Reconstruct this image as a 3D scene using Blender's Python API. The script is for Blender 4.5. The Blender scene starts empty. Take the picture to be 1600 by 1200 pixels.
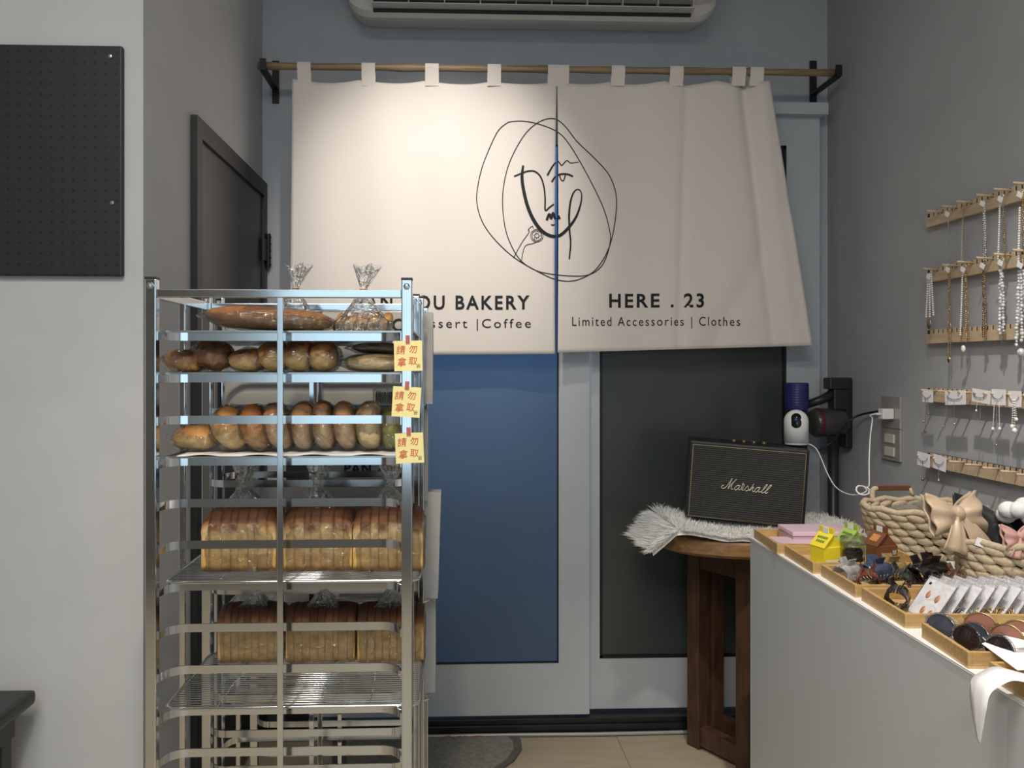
import bpy, bmesh, math, random
from mathutils import Vector, Matrix, noise
random.seed(7)
S = bpy.context.scene
C = S.collection
PI = math.pi
# ------------------------------------------------------------------ camera
F, PCX, PCY, YAW, CAMZ = 1250.0, 751.0, 572.0, math.radians(2.1), 1.5
cam_d = bpy.data.cameras.new('camera'); cam = bpy.data.objects.new('camera', cam_d); C.objects.link(cam)
cam.location = (0, 0, CAMZ); cam.rotation_euler = (PI/2, 0, -YAW)
cam_d.sensor_width = 36; cam_d.lens = F*36/1600
cam_d.shift_x = (800-PCX)/1600; cam_d.shift_y = (PCY-600)/1600
cam_d.clip_start = 0.02
S.camera = cam
# ------------------------------------------------------------------ view, world, lights
S.view_settings.view_transform = 'Standard'; S.view_settings.look = 'None'
S.view_settings.gamma = 1; S.view_settings.use_curve_mapping = False
S.view_settings.exposure = 0.05
W = bpy.data.worlds.new('world'); S.world = W; W.use_nodes = True
W.node_tree.nodes['Background'].inputs[0].default_value = (0.62, 0.70, 0.85, 1)
W.node_tree.nodes['Background'].inputs[1].default_value = 0.14
def area(name, loc, rot, sx, sy, power, col):
    l = bpy.data.lights.new(name, 'AREA'); l.shape = 'RECTANGLE'; l.size = sx; l.size_y = sy; l.energy = power; l.color = col
    o = bpy.data.objects.new(name, l); C.objects.link(o); o.location = loc; o.rotation_euler = rot
    return o
def spot(name, loc, target, power, col, angle, blend=0.6, radius=0.03):
    l = bpy.data.lights.new(name, 'SPOT'); l.energy = power; l.color = col; l.spot_size = math.radians(angle); l.spot_blend = blend; l.shadow_soft_size = radius
    o = bpy.data.objects.new(name, l); C.objects.link(o); o.location = loc
    o.rotation_euler = (Vector(target)-Vector(loc)).to_track_quat('-Z', 'Y').to_euler()
    return o
area('shopfront_daylight', (0.0, -2.58, 1.65), (PI/2, 0, 0), 2.4, 1.75, 21, (0.60, 0.85, 1.0))
area('overhead_fill', (-0.5, 0.1, 3.2), (0, 0, 0), 1.2, 0.6, 42, (1.0, 0.93, 0.84))  # added general fill from overhead, no fixture modelled
area('overhead_fill_rear', (-0.2, -1.2, 3.2), (0, 0, 0), 1.2, 0.6, 48, (1.0, 0.95, 0.89))  # added warm fill from the camera side to brighten bread and shelves
spot('curtain_spotlight', (-0.02, 1.75, 3.2), (-0.06, 3.15, 2.10), 125, (1.0, 0.94, 0.87), 46, 1.0, 0.04)
spot('counter_spotlight', (0.75, 1.25, 3.2), (1.25, 1.75, 1.0), 150, (1.0, 0.93, 0.84), 62, 0.7, 0.03)
spot('rack_spotlight', (-0.15, 0.5, 3.2), (-0.32, 1.6, 1.0), 70, (1.0, 0.84, 0.62), 50, 0.8, 0.04)
area('back_room_daylight', (0.0, 3.85, 2.5), (math.radians(-50), 0, 0), 1.2, 0.5, 60, (0.55, 0.76, 1.0))
# ------------------------------------------------------------------ pixel -> place
def ray(px, py):
    cx = (px-PCX)/F; cz = -(py-PCY)/F
    return Vector((cx*math.cos(YAW)+math.sin(YAW), math.cos(YAW)-cx*math.sin(YAW), cz))
O = Vector((0, 0, CAMZ))
def at_y(px, py, Y): d = ray(px, py); return O+d*(Y/d.y)
def at_x(px, py, X): d = ray(px, py); return O+d*(X/d.x)
def at_z(px, py, Z): d = ray(px, py); return O+d*((Z-CAMZ)/d.z)
# ------------------------------------------------------------------ materials
MATS = {}
def mat(name, col, rough=0.5, metal=0.0, var=0.0, scale=20.0, bump=0.0, trans=0.0, spec=None, sheen=0.0, alpha=1.0, stretch=None, coat=0.0, emit=None):
    if name in MATS: return MATS[name]
    m = bpy.data.materials.new(name); m.use_nodes = True; nt = m.node_tree
    b = nt.nodes['Principled BSDF']
    b.inputs['Roughness'].default_value = rough; b.inputs['Metallic'].default_value = metal
    b.inputs['Transmission Weight'].default_value = trans; b.inputs['Sheen Weight'].default_value = sheen
    b.inputs['Coat Weight'].default_value = coat
    if spec is not None: b.inputs['Specular IOR Level'].default_value = spec
    if emit: b.inputs['Emission Color'].default_value = (*emit[0], 1); b.inputs['Emission Strength'].default_value = emit[1]
    tc = nt.nodes.new('ShaderNodeTexCoord'); n = nt.nodes.new('ShaderNodeTexNoise')
    n.inputs['Scale'].default_value = scale; n.inputs['Detail'].default_value = 5
    if stretch:
        mp = nt.nodes.new('ShaderNodeMapping'); mp.inputs['Scale'].default_value = stretch
        nt.links.new(tc.outputs['Object'], mp.inputs[0]); nt.links.new(mp.outputs[0], n.inputs['Vector'])
    else: nt.links.new(tc.outputs['Object'], n.inputs['Vector'])
    r = nt.nodes.new('ShaderNodeValToRGB')
    r.color_ramp.elements[0].position = 0.3; r.color_ramp.elements[1].position = 0.7
    r.color_ramp.elements[0].color = tuple(max(0, c*(1-var)) for c in col)+(1,)
    r.color_ramp.elements[1].color = tuple(min(1, c*(1+var*0.6)) for c in col)+(1,)
    nt.links.new(n.outputs['Fac'], r.inputs[0]); nt.links.new(r.outputs[0], b.inputs['Base Color'])
    if bump:
        bp = nt.nodes.new('ShaderNodeBump'); bp.inputs['Strength'].default_value = bump; bp.inputs['Distance'].default_value = 0.004
        nt.links.new(n.outputs['Fac'], bp.inputs['Height']); nt.links.new(bp.outputs[0], b.inputs['Normal'])
    MATS[name] = m
    return m
def attr_mat(name, rough=0.7, scale=60, var=0.25, bump=0.3):
    m = bpy.data.materials.new(name); m.use_nodes = True; nt = m.node_tree; b = nt.nodes['Principled BSDF']
    b.inputs['Roughness'].default_value = rough
    a = nt.nodes.new('ShaderNodeAttribute'); a.attribute_name = 'crust'
    tc = nt.nodes.new('ShaderNodeTexCoord'); n = nt.nodes.new('ShaderNodeTexNoise'); n.inputs['Scale'].default_value = scale; n.inputs['Detail'].default_value = 6
    nt.links.new(tc.outputs['Object'], n.inputs['Vector'])
    mr = nt.nodes.new('ShaderNodeMapRange'); mr.inputs[1].default_value = 0.3; mr.inputs[2].default_value = 0.7; mr.inputs[3].default_value = 1-var; mr.inputs[4].default_value = 1+var*0.5
    nt.links.new(n.outputs['Fac'], mr.inputs[0])
    mx = nt.nodes.new('ShaderNodeMix'); mx.data_type = 'RGBA'; mx.blend_type = 'MULTIPLY'; mx.inputs[0].default_value = 1
    nt.links.new(a.outputs['Color'], mx.inputs[6]); nt.links.new(mr.outputs[0], mx.inputs[7]); nt.links.new(mx.outputs[2], b.inputs['Base Color'])
    bp = nt.nodes.new('ShaderNodeBump'); bp.inputs['Strength'].default_value = bump; bp.inputs['Distance'].default_value = 0.003
    nt.links.new(n.outputs['Fac'], bp.inputs['Height']); nt.links.new(bp.outputs[0], b.inputs['Normal'])
    MATS[name] = m; return m
def film_mat(name, tint=(0.95, 0.97, 1.0), lo=0.04, hi=0.55, rough=0.08, wr=90):
    m = bpy.data.materials.new(name); m.use_nodes = True; nt = m.node_tree; nt.nodes.clear()
    out = nt.nodes.new('ShaderNodeOutputMaterial'); t = nt.nodes.new('ShaderNodeBsdfTransparent'); g = nt.nodes.new('ShaderNodeBsdfGlossy'); mx = nt.nodes.new('ShaderNodeMixShader')
    t.inputs[0].default_value = (*tint, 1); g.inputs['Roughness'].default_value = rough
    lw = nt.nodes.new('ShaderNodeLayerWeight'); lw.inputs[0].default_value = 0.35
    tc = nt.nodes.new('ShaderNodeTexCoord'); n = nt.nodes.new('ShaderNodeTexNoise'); n.inputs['Scale'].default_value = wr; n.inputs['Detail'].default_value = 3; n.inputs['Distortion'].default_value = 1.5
    bp = nt.nodes.new('ShaderNodeBump'); bp.inputs['Strength'].default_value = 1.0; bp.inputs['Distance'].default_value = 0.012
    nt.links.new(tc.outputs['Object'], n.inputs['Vector']); nt.links.new(n.outputs['Fac'], bp.inputs['Height'])
    nt.links.new(bp.outputs[0], g.inputs['Normal']); nt.links.new(bp.outputs[0], lw.inputs['Normal'])
    mr = nt.nodes.new('ShaderNodeMapRange'); mr.inputs[3].default_value = lo; mr.inputs[4].default_value = hi
    nt.links.new(lw.outputs['Fresnel'], mr.inputs[0]); nt.links.new(mr.outputs[0], mx.inputs[0])
    nt.links.new(t.outputs[0], mx.inputs[1]); nt.links.new(g.outputs[0], mx.inputs[2]); nt.links.new(mx.outputs[0], out.inputs[0])
    MATS[name] = m; return m
chrome = mat('polished_steel', (0.62, 0.63, 0.64), 0.13, 1.0, 0.06, 8, 0.02)
steel = mat('satin_steel', (0.50, 0.50, 0.50), 0.28, 1.0, 0.1, 40)
film = film_mat('clear_film', (0.97, 0.98, 0.99), 0.03, 0.55, 0.06, 45)
crease_glint = film_mat('film_crease_glint', (0.95, 0.96, 0.97), 0.30, 0.8, 0.12, 30)  # extra gloss so the added fold tubes show as bright streaks
film_l = film_mat('loaf_bag_film', (0.95, 0.96, 0.97), 0.06, 0.7, 0.07, 40)
film2 = film_mat('clear_film_heavy', (0.93, 0.94, 0.95), 0.16, 0.8, 0.12, 60)
crust = attr_mat('bread_crust')
# ------------------------------------------------------------------ mesh builder
class MB:
    def __init__(s): s.v = []; s.f = []; s.c = []
    def add(s, vs, fs):
        k = len(s.v); s.v += [tuple(v) for v in vs]; s.f += [tuple(i+k for i in f) for f in fs]; return s
    def box(s, c, size, M=None):
        x, y, z = size[0]/2, size[1]/2, size[2]/2
        vs = [Vector((a*x, b*y, d*z)) for a in (-1, 1) for b in (-1, 1) for d in (-1, 1)]
        if M: vs = [M @ v for v in vs]
        c = Vector(c); vs = [v+c for v in vs]
        return s.add(vs, [(0, 1, 3, 2), (4, 6, 7, 5), (0, 4, 5, 1), (2, 3, 7, 6), (0, 2, 6, 4), (1, 5, 7, 3)])
    def bbox(s, a, b): return s.box([(a[i]+b[i])/2 for i in range(3)], [abs(b[i]-a[i]) for i in range(3)])
    def prism(s, poly, ax, a, b):
        # poly of 2D points in the two other axes, extruded along axis ax from a to b
        def P(p, t):
            q = [0, 0, 0]; o = [i for i in range(3) if i != ax]; q[o[0]] = p[0]; q[o[1]] = p[1]; q[ax] = t; return q
        n = len(poly); vs = [P(p, a) for p in poly]+[P(p, b) for p in poly]
        fs = [tuple(range(n)), tuple(range(2*n-1, n-1, -1))]+[(i, (i+1) % n, n+(i+1) % n, n+i) for i in range(n)]
        return s.add(vs, fs)
    def tube(s, pts, r, seg=8, closed=False, cap=True):
        pts = [Vector(p) for p in pts]; n = len(pts); rs = r if isinstance(r, (list, tuple)) else [r]*n
        k = len(s.v); up = None
        for i, p in enumerate(pts):
            if closed: t = pts[(i+1) % n]-pts[i-1]
            else: t = pts[min(i+1, n-1)]-pts[max(i-1, 0)]
            t = t.normalized() if t.length > 1e-9 else Vector((0, 0, 1))
            if up is None: up = Vector((0, 0, 1)) if abs(t.z) < 0.9 else Vector((0, 1, 0))
            a = t.cross(up)
            if a.length < 1e-5: a = t.orthogonal()
            a.normalize(); b = a.cross(t).normalized(); up = b
            for j in range(seg):
                w = 2*PI*j/seg; s.v.append(tuple(p+a*(rs[i]*math.cos(w))+b*(rs[i]*math.sin(w))))
        for i in range(n if closed else n-1):
            for j in range(seg):
                i2 = (i+1) % n
                s.f.append((k+i*seg+j, k+i*seg+(j+1) % seg, k+i2*seg+(j+1) % seg, k+i2*seg+j))
        if cap and not closed:
            s.f.append(tuple(k+j for j in range(seg-1, -1, -1))); s.f.append(tuple(k+(n-1)*seg+j for j in range(seg)))
        return s
    def lathe(s, prof, c=(0, 0, 0), seg=20, M=None, cap=True):
        k = len(s.v); c = Vector(c)
        for (r, z) in prof:
            for j in range(seg):
                w = 2*PI*j/seg; v = Vector((r*math.cos(w), r*math.sin(w), z))
                if M: v = M @ v
                s.v.append(tuple(v+c))
        n = len(prof)
        for i in range(n-1):
            for j in range(seg): s.f.append((k+i*seg+j, k+i*seg+(j+1) % seg, k+(i+1)*seg+(j+1) % seg, k+(i+1)*seg+j))
        if cap: s.f.append(tuple(k+j for j in range(seg-1, -1, -1))); s.f.append(tuple(k+(n-1)*seg+j for j in range(seg)))
        return s
    def ball(s, c, r, nu=8, nv=5, M=None):
        # ellipsoid, r scalar or triple
        if not isinstance(r, (tuple, list, Vector)): r = (r, r, r)
        c = Vector(c); k = len(s.v)
        def T(v): return (M @ v if M else v)+c
        s.v.append(tuple(T(Vector((0, 0, -r[2])))))
        for i in range(1, nv):
            a = -PI/2+PI*i/nv
            for j in range(nu):
                w = 2*PI*j/nu; s.v.append(tuple(T(Vector((r[0]*math.cos(a)*math.cos(w), r[1]*math.cos(a)*math.sin(w), r[2]*math.sin(a))))))
        s.v.append(tuple(T(Vector((0, 0, r[2]))))); top = len(s.v)-1
        for j in range(nu): s.f.append((k, k+1+(j+1) % nu, k+1+j))
        for i in range(nv-2):
            for j in range(nu): s.f.append((k+1+i*nu+j, k+1+i*nu+(j+1) % nu, k+1+(i+1)*nu+(j+1) % nu, k+1+(i+1)*nu+j))
        b = k+1+(nv-2)*nu
        for j in range(nu): s.f.append((b+j, b+(j+1) % nu, top))
        return s
    def grid(s, fn, nu, nv):
        k = len(s.v)
        for i in range(nv+1):
            for j in range(nu+1): s.v.append(tuple(fn(j/nu, i/nv)))
        for i in range(nv):
            for j in range(nu):
                a = k+i*(nu+1)+j; s.f.append((a, a+1, a+nu+2, a+nu+1))
        return s
    def mesh(s, name, m=None, smooth=False, bevel=0):
        me = bpy.data.meshes.new(name); me.from_pydata(s.v, [], s.f); me.update()
        if bevel:
            bm = bmesh.new(); bm.from_mesh(me); bmesh.ops.remove_doubles(bm, verts=bm.verts, dist=1e-6)
            es = [e for e in bm.edges if len(e.link_faces) == 2 and e.calc_face_angle() > 0.6]
            bmesh.ops.bevel(bm, geom=es, offset=bevel, segments=2, affect='EDGES', profile=0.6); bm.to_mesh(me); bm.free()
        bm = bmesh.new(); bm.from_mesh(me); bmesh.ops.recalc_face_normals(bm, faces=bm.faces); bm.to_mesh(me); bm.free()
        if m: me.materials.append(m)
        if smooth:
            for p in me.polygons: p.use_smooth = True
        return me
    def build(s, name, m, parent=None, smooth=False, bevel=0, loc=None):
        o = bpy.data.objects.new(name, s.mesh(name, m, smooth, bevel)); C.objects.link(o)
        if parent: o.parent = parent
        if loc: o.location = loc
        return o
def setcol(o, fn):
    me = o.data; a = me.color_attributes.new('crust', 'FLOAT_COLOR', 'POINT')
    for i, v in enumerate(me.vertices): a.data[i].color = (*fn(v.co), 1)
def tag(o, label, cat, group=None):
    o['label'] = label; o['category'] = cat
    if group: o['group'] = group
    return o
def struct(o, label=None, cat=None):
    o['kind'] = 'structure'
    if label: o['label'] = label
    if cat: o['category'] = cat
    return o
def thing(name, label, cat, loc=(0, 0, 0), group=None):
    o = bpy.data.objects.new(name, None); C.objects.link(o); o.location = loc; o.empty_display_size = 0.05
    return tag(o, label, cat, group)
def inst(o, parent=None, loc=None, name=None):
    c = o.copy(); C.objects.link(c); c.parent = parent
    if loc is not None: c.location = loc
    return c
def at_parent(o, p):            # parent keeping world place (thing empties carry only a location)
    o.parent = p; o.location = Vector(o.location)-Vector(p.location); return o
def text_mesh(body, size, bold=0.0, extrude=0.0, align='CENTER', spacing=1.0):
    cu = bpy.data.curves.new('lettering', 'FONT'); cu.body = body; cu.size = size; cu.align_x = align; cu.align_y = 'CENTER'
    cu.offset = bold; cu.extrude = extrude; cu.space_character = spacing; cu.resolution_u = 3
    o = bpy.data.objects.new('lettering', cu); C.objects.link(o); bpy.context.view_layer.update()
    me = bpy.data.meshes.new_from_object(o.evaluated_get(bpy.context.evaluated_depsgraph_get()))
    bpy.data.objects.remove(o); return me
def lerp(a, b, t): return a+(b-a)*t
def smooth_path(pts, n=6, closed=False):
    P = [Vector(p) for p in pts]; out = []; N = len(P)
    for i in range(N if closed else N-1):
        p0 = P[(i-1) % N] if closed or i > 0 else P[i]; p1 = P[i]; p2 = P[(i+1) % N]; p3 = P[(i+2) % N] if closed or i+2 < N else P[i+1]
        for k in range(n):
            t = k/n; out.append(0.5*((2*p1)+(p2-p0)*t+(2*p0-5*p1+4*p2-p3)*t*t+(3*p1-p0-3*p2+p3)*t**3))
    if not closed: out.append(P[-1])
    return out
# ------------------------------------------------------------------ the setting
XL, XR, YB, YRET, YS, ZC = -0.785, 1.605, 3.36, 2.07, -2.6, 3.3
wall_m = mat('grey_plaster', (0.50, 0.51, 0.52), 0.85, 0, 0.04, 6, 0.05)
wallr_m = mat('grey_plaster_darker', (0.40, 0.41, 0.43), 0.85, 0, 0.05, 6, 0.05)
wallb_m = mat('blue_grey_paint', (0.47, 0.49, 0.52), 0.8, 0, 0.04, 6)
def wall(name, a, b, m): return struct(MB().bbox(a, b).build(name, m))
wall('wall_left', (XL-0.08, YRET+0.08, 0), (XL, YB, ZC), wall_m)
wall('wall_left_front', (-3.0, YRET, 0), (XL, YRET+0.08, ZC), wall_m)
wall('wall_far_left', (-3.08, YS, 0), (-3.0, YRET+0.08, ZC), wall_m)
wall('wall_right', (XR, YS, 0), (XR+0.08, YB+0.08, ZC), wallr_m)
wf = MB(); wf.bbox((-3.08, YS-0.08, 0), (-1.2, YS, ZC)).bbox((1.2, YS-0.08, 0), (XR+0.08, YS, ZC)).bbox((-1.2, YS-0.08, 0), (1.2, YS, 0.775)).bbox((-1.2, YS-0.08, 2.525), (1.2, YS, ZC))
struct(wf.build('wall_front', mat('dark_shop_wall', (0.16, 0.15, 0.14), 0.8, 0, 0.1)))  # unseen wall, coloured dark to give the chrome dark reflections
ZD = at_y(1280, 172, YB).z
wb = MB(); wb.bbox((XL-0.08, YB, ZD), (XR, YB+0.1, ZC)); XJ = at_y(1281, 500, 3.305).x-0.004
wb.bbox((XJ, YB, 0), (XR, YB+0.1, ZD)); wb.bbox((XL-0.08, YB, 0), (-0.435, YB+0.1, ZD))
struct(wb.build('wall_back', wallb_m))
struct(MB().bbox((-3.08, YS, ZC), (XR+0.08, YB+0.1, ZC+0.06)).build('ceiling', mat('white_ceiling', (0.7, 0.7, 0.7), 0.9, 0, 0.03)))
fl = struct(MB().bbox((-3.08, YS, -0.06), (XR+0.08, YB+0.9, -0.004)).build('floor', mat('tile_grout', (0.30, 0.26, 0.20), 0.9, 0, 0.1)))
tm = mat('beige_floor_tile', (0.44, 0.37, 0.26), 0.35, 0, 0.12, 5, 0.02, stretch=(1, 6, 1))
tile_me = MB().bbox((-0.2985, -0.2985, -0.01), (0.2985, 0.2985, 0)).mesh('tile', tm, bevel=0.002)
tx0 = at_z(985, 1199, 0).x
for i in range(-6, 2):
    for j in range(-8, 2):
        x = tx0+0.3+0.6*i; y = 3.06+0.6*j+0.12
        if -3.0 < x-0.3 and x+0.3 < XR+0.5 and y+0.3 < YB+0.4:
            t = bpy.data.objects.new('tile', tile_me); C.objects.link(t); t.location = (x, y, 0); t.parent = fl
# left dark door in the left wall
bm_ = mat('black_door_frame', (0.012, 0.013, 0.014), 0.45, 0, 0.1, 20)
dp = mat('charcoal_door_panel', (0.030, 0.030, 0.032), 0.35, 0, 0.15, 3)
d0 = at_x(297, 176, XL).y; zt = at_x(298, 180, XL).z
door = struct(MB().bbox((XL+0.002, d0+0.05, 0.02), (XL+0.012, YB-0.06, zt-0.06)).build('door_1', dp))
MB().bbox((XL+0.002, d0, 0), (XL+0.022, d0+0.05, zt)).bbox((XL+0.002, YB-0.06, 0), (XL+0.022, YB-0.012, zt)).bbox((XL+0.002, d0+0.05, zt-0.06), (XL+0.022, YB-0.06, zt)).build('door_frame', bm_, door)
hg = MB(); hz = at_x(421, 400, XL).z
hg.tube([(XL+0.032, YB-0.03, hz-0.07), (XL+0.032, YB-0.03, hz+0.07)], 0.009, 10)
for k in range(5): hg.lathe([(0.0115, -0.003), (0.0115, 0.003)], (XL+0.032, YB-0.03, hz-0.056+0.028*k), 10)
hg.bbox((XL+0.02, YB-0.085, hz-0.045), (XL+0.028, YB-0.03, hz+0.045)).build('hinge', bm_, door)
# sliding door leaves
leaf_m = mat('white_door_metal', (0.52, 0.55, 0.58), 0.4, 0, 0.03, 4)
gask = mat('black_gasket', (0.008, 0.008, 0.01), 0.5, 0, 0.05)
def glass_mat(name, col, tr, rough):
    m = bpy.data.materials.new(name); m.use_nodes = True; nt = m.node_tree; b = nt.nodes['Principled BSDF']
    out = nt.nodes['Material Output']; tl = nt.nodes.new('ShaderNodeBsdfTranslucent'); mx = nt.nodes.new('ShaderNodeMixShader')
    tc = nt.nodes.new('ShaderNodeTexCoord'); n = nt.nodes.new('ShaderNodeTexNoise'); n.inputs['Scale'].default_value = 2.5; n.inputs['Detail'].default_value = 6
    r = nt.nodes.new('ShaderNodeValToRGB'); r.color_ramp.elements[0].color = (*[c*0.9 for c in col], 1); r.color_ramp.elements[1].color = (*[c*1.1 for c in col], 1)
    nt.links.new(tc.outputs['Object'], n.inputs['Vector']); nt.links.new(n.outputs['Fac'], r.inputs[0])
    nt.links.new(r.outputs[0], b.inputs['Base Color']); nt.links.new(r.outputs[0], tl.inputs[0]); b.inputs['Roughness'].default_value = rough
    mx.inputs[0].default_value = tr; nt.links.new(b.outputs[0], mx.inputs[1]); nt.links.new(tl.outputs[0], mx.inputs[2]); nt.links.new(mx.outputs[0], out.inputs[0])
    return m
g_blue = glass_mat('frosted_blue_glass', (0.19, 0.265, 0.36), 0.6, 0.25)
g_dark = glass_mat('dark_view_glass', (0.070, 0.082, 0.077), 0.12, 0.22)  # dark view behind the pane put into its own colour
def leaf(name, Y, pl, pr, gl, gr, ytop_px, gt, gb, bot, gm, gk=0.012):
    Yf = Y
    x0, x1 = at_y(pl, 600, Yf).x, at_y(pr, 600, Yf).x; a0, a1 = at_y(gl, 600, Yf).x, at_y(gr, 600, Yf).x
    zt_, zgt, zgb, zb = at_y(900, ytop_px, Yf).z, at_y(900, gt, Yf).z, at_y(900, gb, Yf).z, at_y(900, bot, Yf).z
    f = MB(); f.bbox((x0, Yf, zb), (a0, Yf+0.035, zt_)); f.bbox((a1, Yf, zb), (x1, Yf+0.035, zt_))
    f.bbox((a0, Yf, zgt), (a1, Yf+0.035, zt_)); f.bbox((a0, Yf, zb), (a1, Yf+0.035, zgb))
    d = struct(f.build(name, leaf_m))
    g = gk; q = MB()
    q.bbox((a0, Yf+0.004, zgb), (a0+g, Yf+0.014, zgt)); q.bbox((a1-g, Yf+0.004, zgb), (a1, Yf+0.014, zgt)); q.bbox((a0, Yf+0.004, zgt-g), (a1, Yf+0.014, zgt)); q.bbox((a0, Yf+0.004, zgb), (a1, Yf+0.014, zgb+g))
    q.build('gasket', gask, d)
    MB().bbox((a0, Yf+0.014, zgb), (a1, Yf+0.020, zgt)).build('glass_pane', gm, d)
    return d
struct(MB().bbox((at_y(447, 500, 3.30).x, 3.30, 0.06), (at_y(530, 500, 3.26).x, 3.345, 1.70)).build('black_panel', gask))  # added black panel behind the racks, left of the blue leaf
leaf('door_2', 3.26, 528, 921, 556, 873, 180, 226, 1036, 1116, g_blue, 0.005)
leaf('door_3', 3.305, 918, 1281, 937, 1229, 178, 224, 1030, 1108, g_dark)
struct(MB().bbox((XL+0.005, 3.24, 0), (XJ, 3.36, 0.040)).bbox((XL+0.005, 3.252, 0.040), (XJ, 3.36, 0.062)).build('trim_1', mat('black_sill', (0.012, 0.012, 0.013), 0.35, 0, 0.3, 15), bevel=0.003))
struct(MB().bbox((-0.62, 3.262, 2.544), (XJ+0.02, 3.36, ZD)).bbox((-0.62, 3.262, 2.5225), (at_y(919, 300, 3.26).x, 3.303, 2.544)).bbox((-0.56, 3.297, 0.063), (-0.435, 3.36, 2.5225)).bbox((XJ+0.001, 3.341, 0.06), (XJ+0.016, 3.36, ZD-0.03)).build('trim_light_stops', leaf_m))  # header trim, plus hidden boxes added to stop back-room light leaking through
struct(MB().tube(smooth_path([(XL+0.05, 3.225, 0.009), (0.2, 3.226, 0.0095), (0.6, 3.222, 0.009), (1.05, 3.226, 0.0095), (1.5, 3.226, 0.009)]), 0.008, 8).build('trim_3', mat('grey_conduit', (0.35, 0.35, 0.34), 0.4, 0.3, 0.05), smooth=True))
# room behind the blue glass
struct(MB().bbox((-0.7, 4.2, -0.05), (1.6, 4.25, 2.6)).build('wall_beyond', mat('pale_back_room', (0.5, 0.55, 0.6), 0.9, 0, 0.05)))
# ------------------------------------------------------------------ air conditioner
ax0, ax1 = at_y(539, 0, 3.12).x, at_y(1127, 0, 3.12).x
acw = mat('ac_white_plastic', (0.62, 0.60, 0.57), 0.4, 0, 0.02)
acd = mat('ac_dark_slot', (0.012, 0.014, 0.02), 0.6, 0, 0.1)
ac = thing('air_conditioner', 'white wall-mounted air conditioner above the bamboo curtain rod', 'air conditioner', ((ax0+ax1)/2, 3.36, 2.9))
def acpart(mb, name, m, **k): return at_parent(mb.build(name, m, **k), ac)
prof = [(3.355, 2.915), (3.22, 2.884), (3.185, 2.882), (3.16, 2.90), (3.16, 2.94), (3.085, 2.96), (3.07, 3.02), (3.08, 3.2), (3.355, 3.2)]
b = MB(); R = 0.09
for xa, sgn in ((ax0, 1), (ax1, -1)):
    pass
ring = []
for t in range(0, 7):            # rounded ends: the section shrinks towards both ends
    a = t/6*PI/2; ring.append((ax0+R*(1-math.cos(a)), 1-math.sin(a)))
secs = [(x, k) for x, k in ring]+[(ax0+ax1-x, k) for x, k in reversed(ring)]
secs.sort()
nP = len(prof); vs = []
for x, k in secs:
    for (y, z) in prof: vs.append((x, lerp(y, 3.25, k*0.25), lerp(z, 3.06, k*0.5)))
fs = [tuple(range(nP-1, -1, -1)), tuple(range((len(secs)-1)*nP, len(secs)*nP))]
for i in range(len(secs)-1):
    for j in range(nP): fs.append((i*nP+j, i*nP+(j+1) % nP, (i+1)*nP+(j+1) % nP, (i+1)*nP+j))
acpart(MB().add(vs, fs), 'casing', acw)
vx0, vx1 = at_y(582, 10, 3.13).x, at_y(1083, 10, 3.13).x
acpart(MB().bbox((vx0, 3.155, 2.895), (vx1, 3.17, 2.945)), 'air_outlet', acd)
acpart(MB().bbox((vx0, 3.105, 2.906), (vx1, 3.155, 2.909)).bbox((vx0, 3.10, 2.945), (vx1, 3.155, 2.949)), 'louver', acw)
for k in range(10):
    x = lerp(vx0, vx1, k/9); acpart(MB().bbox((x-0.002, 3.125, 2.907), (x+0.002, 3.158, 2.946)), 'vane', acw)
px = at_y(1107, 12, 3.08).x
acpart(MB().bbox((px-0.028, 3.076, 2.965), (px+0.028, 3.09, 2.985)), 'display', acd)
for k in range(4): acpart(MB().bbox((px-0.03+0.017*k, 3.077, 2.95), (px-0.021+0.017*k, 3.09, 2.956)), 'indicator_mark', acd)
# ------------------------------------------------------------------ curtain, rod and brackets
YC = 3.15
def fold(x, z):
    t = max(0, min(1, (2.63-z)/1.1))
    d = 0.006*math.sin(x*11+0.6)*(0.4+t)+0.004*math.sin(x*23+z*2.0)+0.003*math.sin(x*5-z*4)
    xf = lerp(at_y(1165, 150, YC).x, at_y(1215, 530, YC).x, t)      # deep fold where the last loops bunch up
    d += 0.028*math.exp(-((x-xf)/0.026)**2)*(1-0.55*t)-0.016*math.exp(-((x-xf-0.06)/0.035)**2)*(1-0.4*t)
    xg = lerp(at_y(1075, 150, YC).x, at_y(1060, 530, YC).x, t); d += 0.012*math.exp(-((x-xg)/0.02)**2)
    xh = lerp(at_y(1110, 560, YC).x, at_y(1190, 420, YC).x, max(0, (z-1.55)/0.4)); d += 0.012*math.exp(-((x-xh)/0.05)**2)*t
    return d
def onc(px, py, off=0.0): p = at_y(px, py, YC); p.y = YC+fold(p.x, p.z)-off; return p
cloth = mat('cream_canvas', (0.80, 0.73, 0.68), 0.9, 0, 0.03, 400, 0.08, sheen=0.2)
ink = mat('black_print_ink', (0.012, 0.013, 0.018), 0.8, 0, 0.1)
wood_rod = mat('bamboo_rod', (0.30, 0.21, 0.12), 0.5, 0, 0.3, 10, 0.1, stretch=(1, 12, 12))
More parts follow.
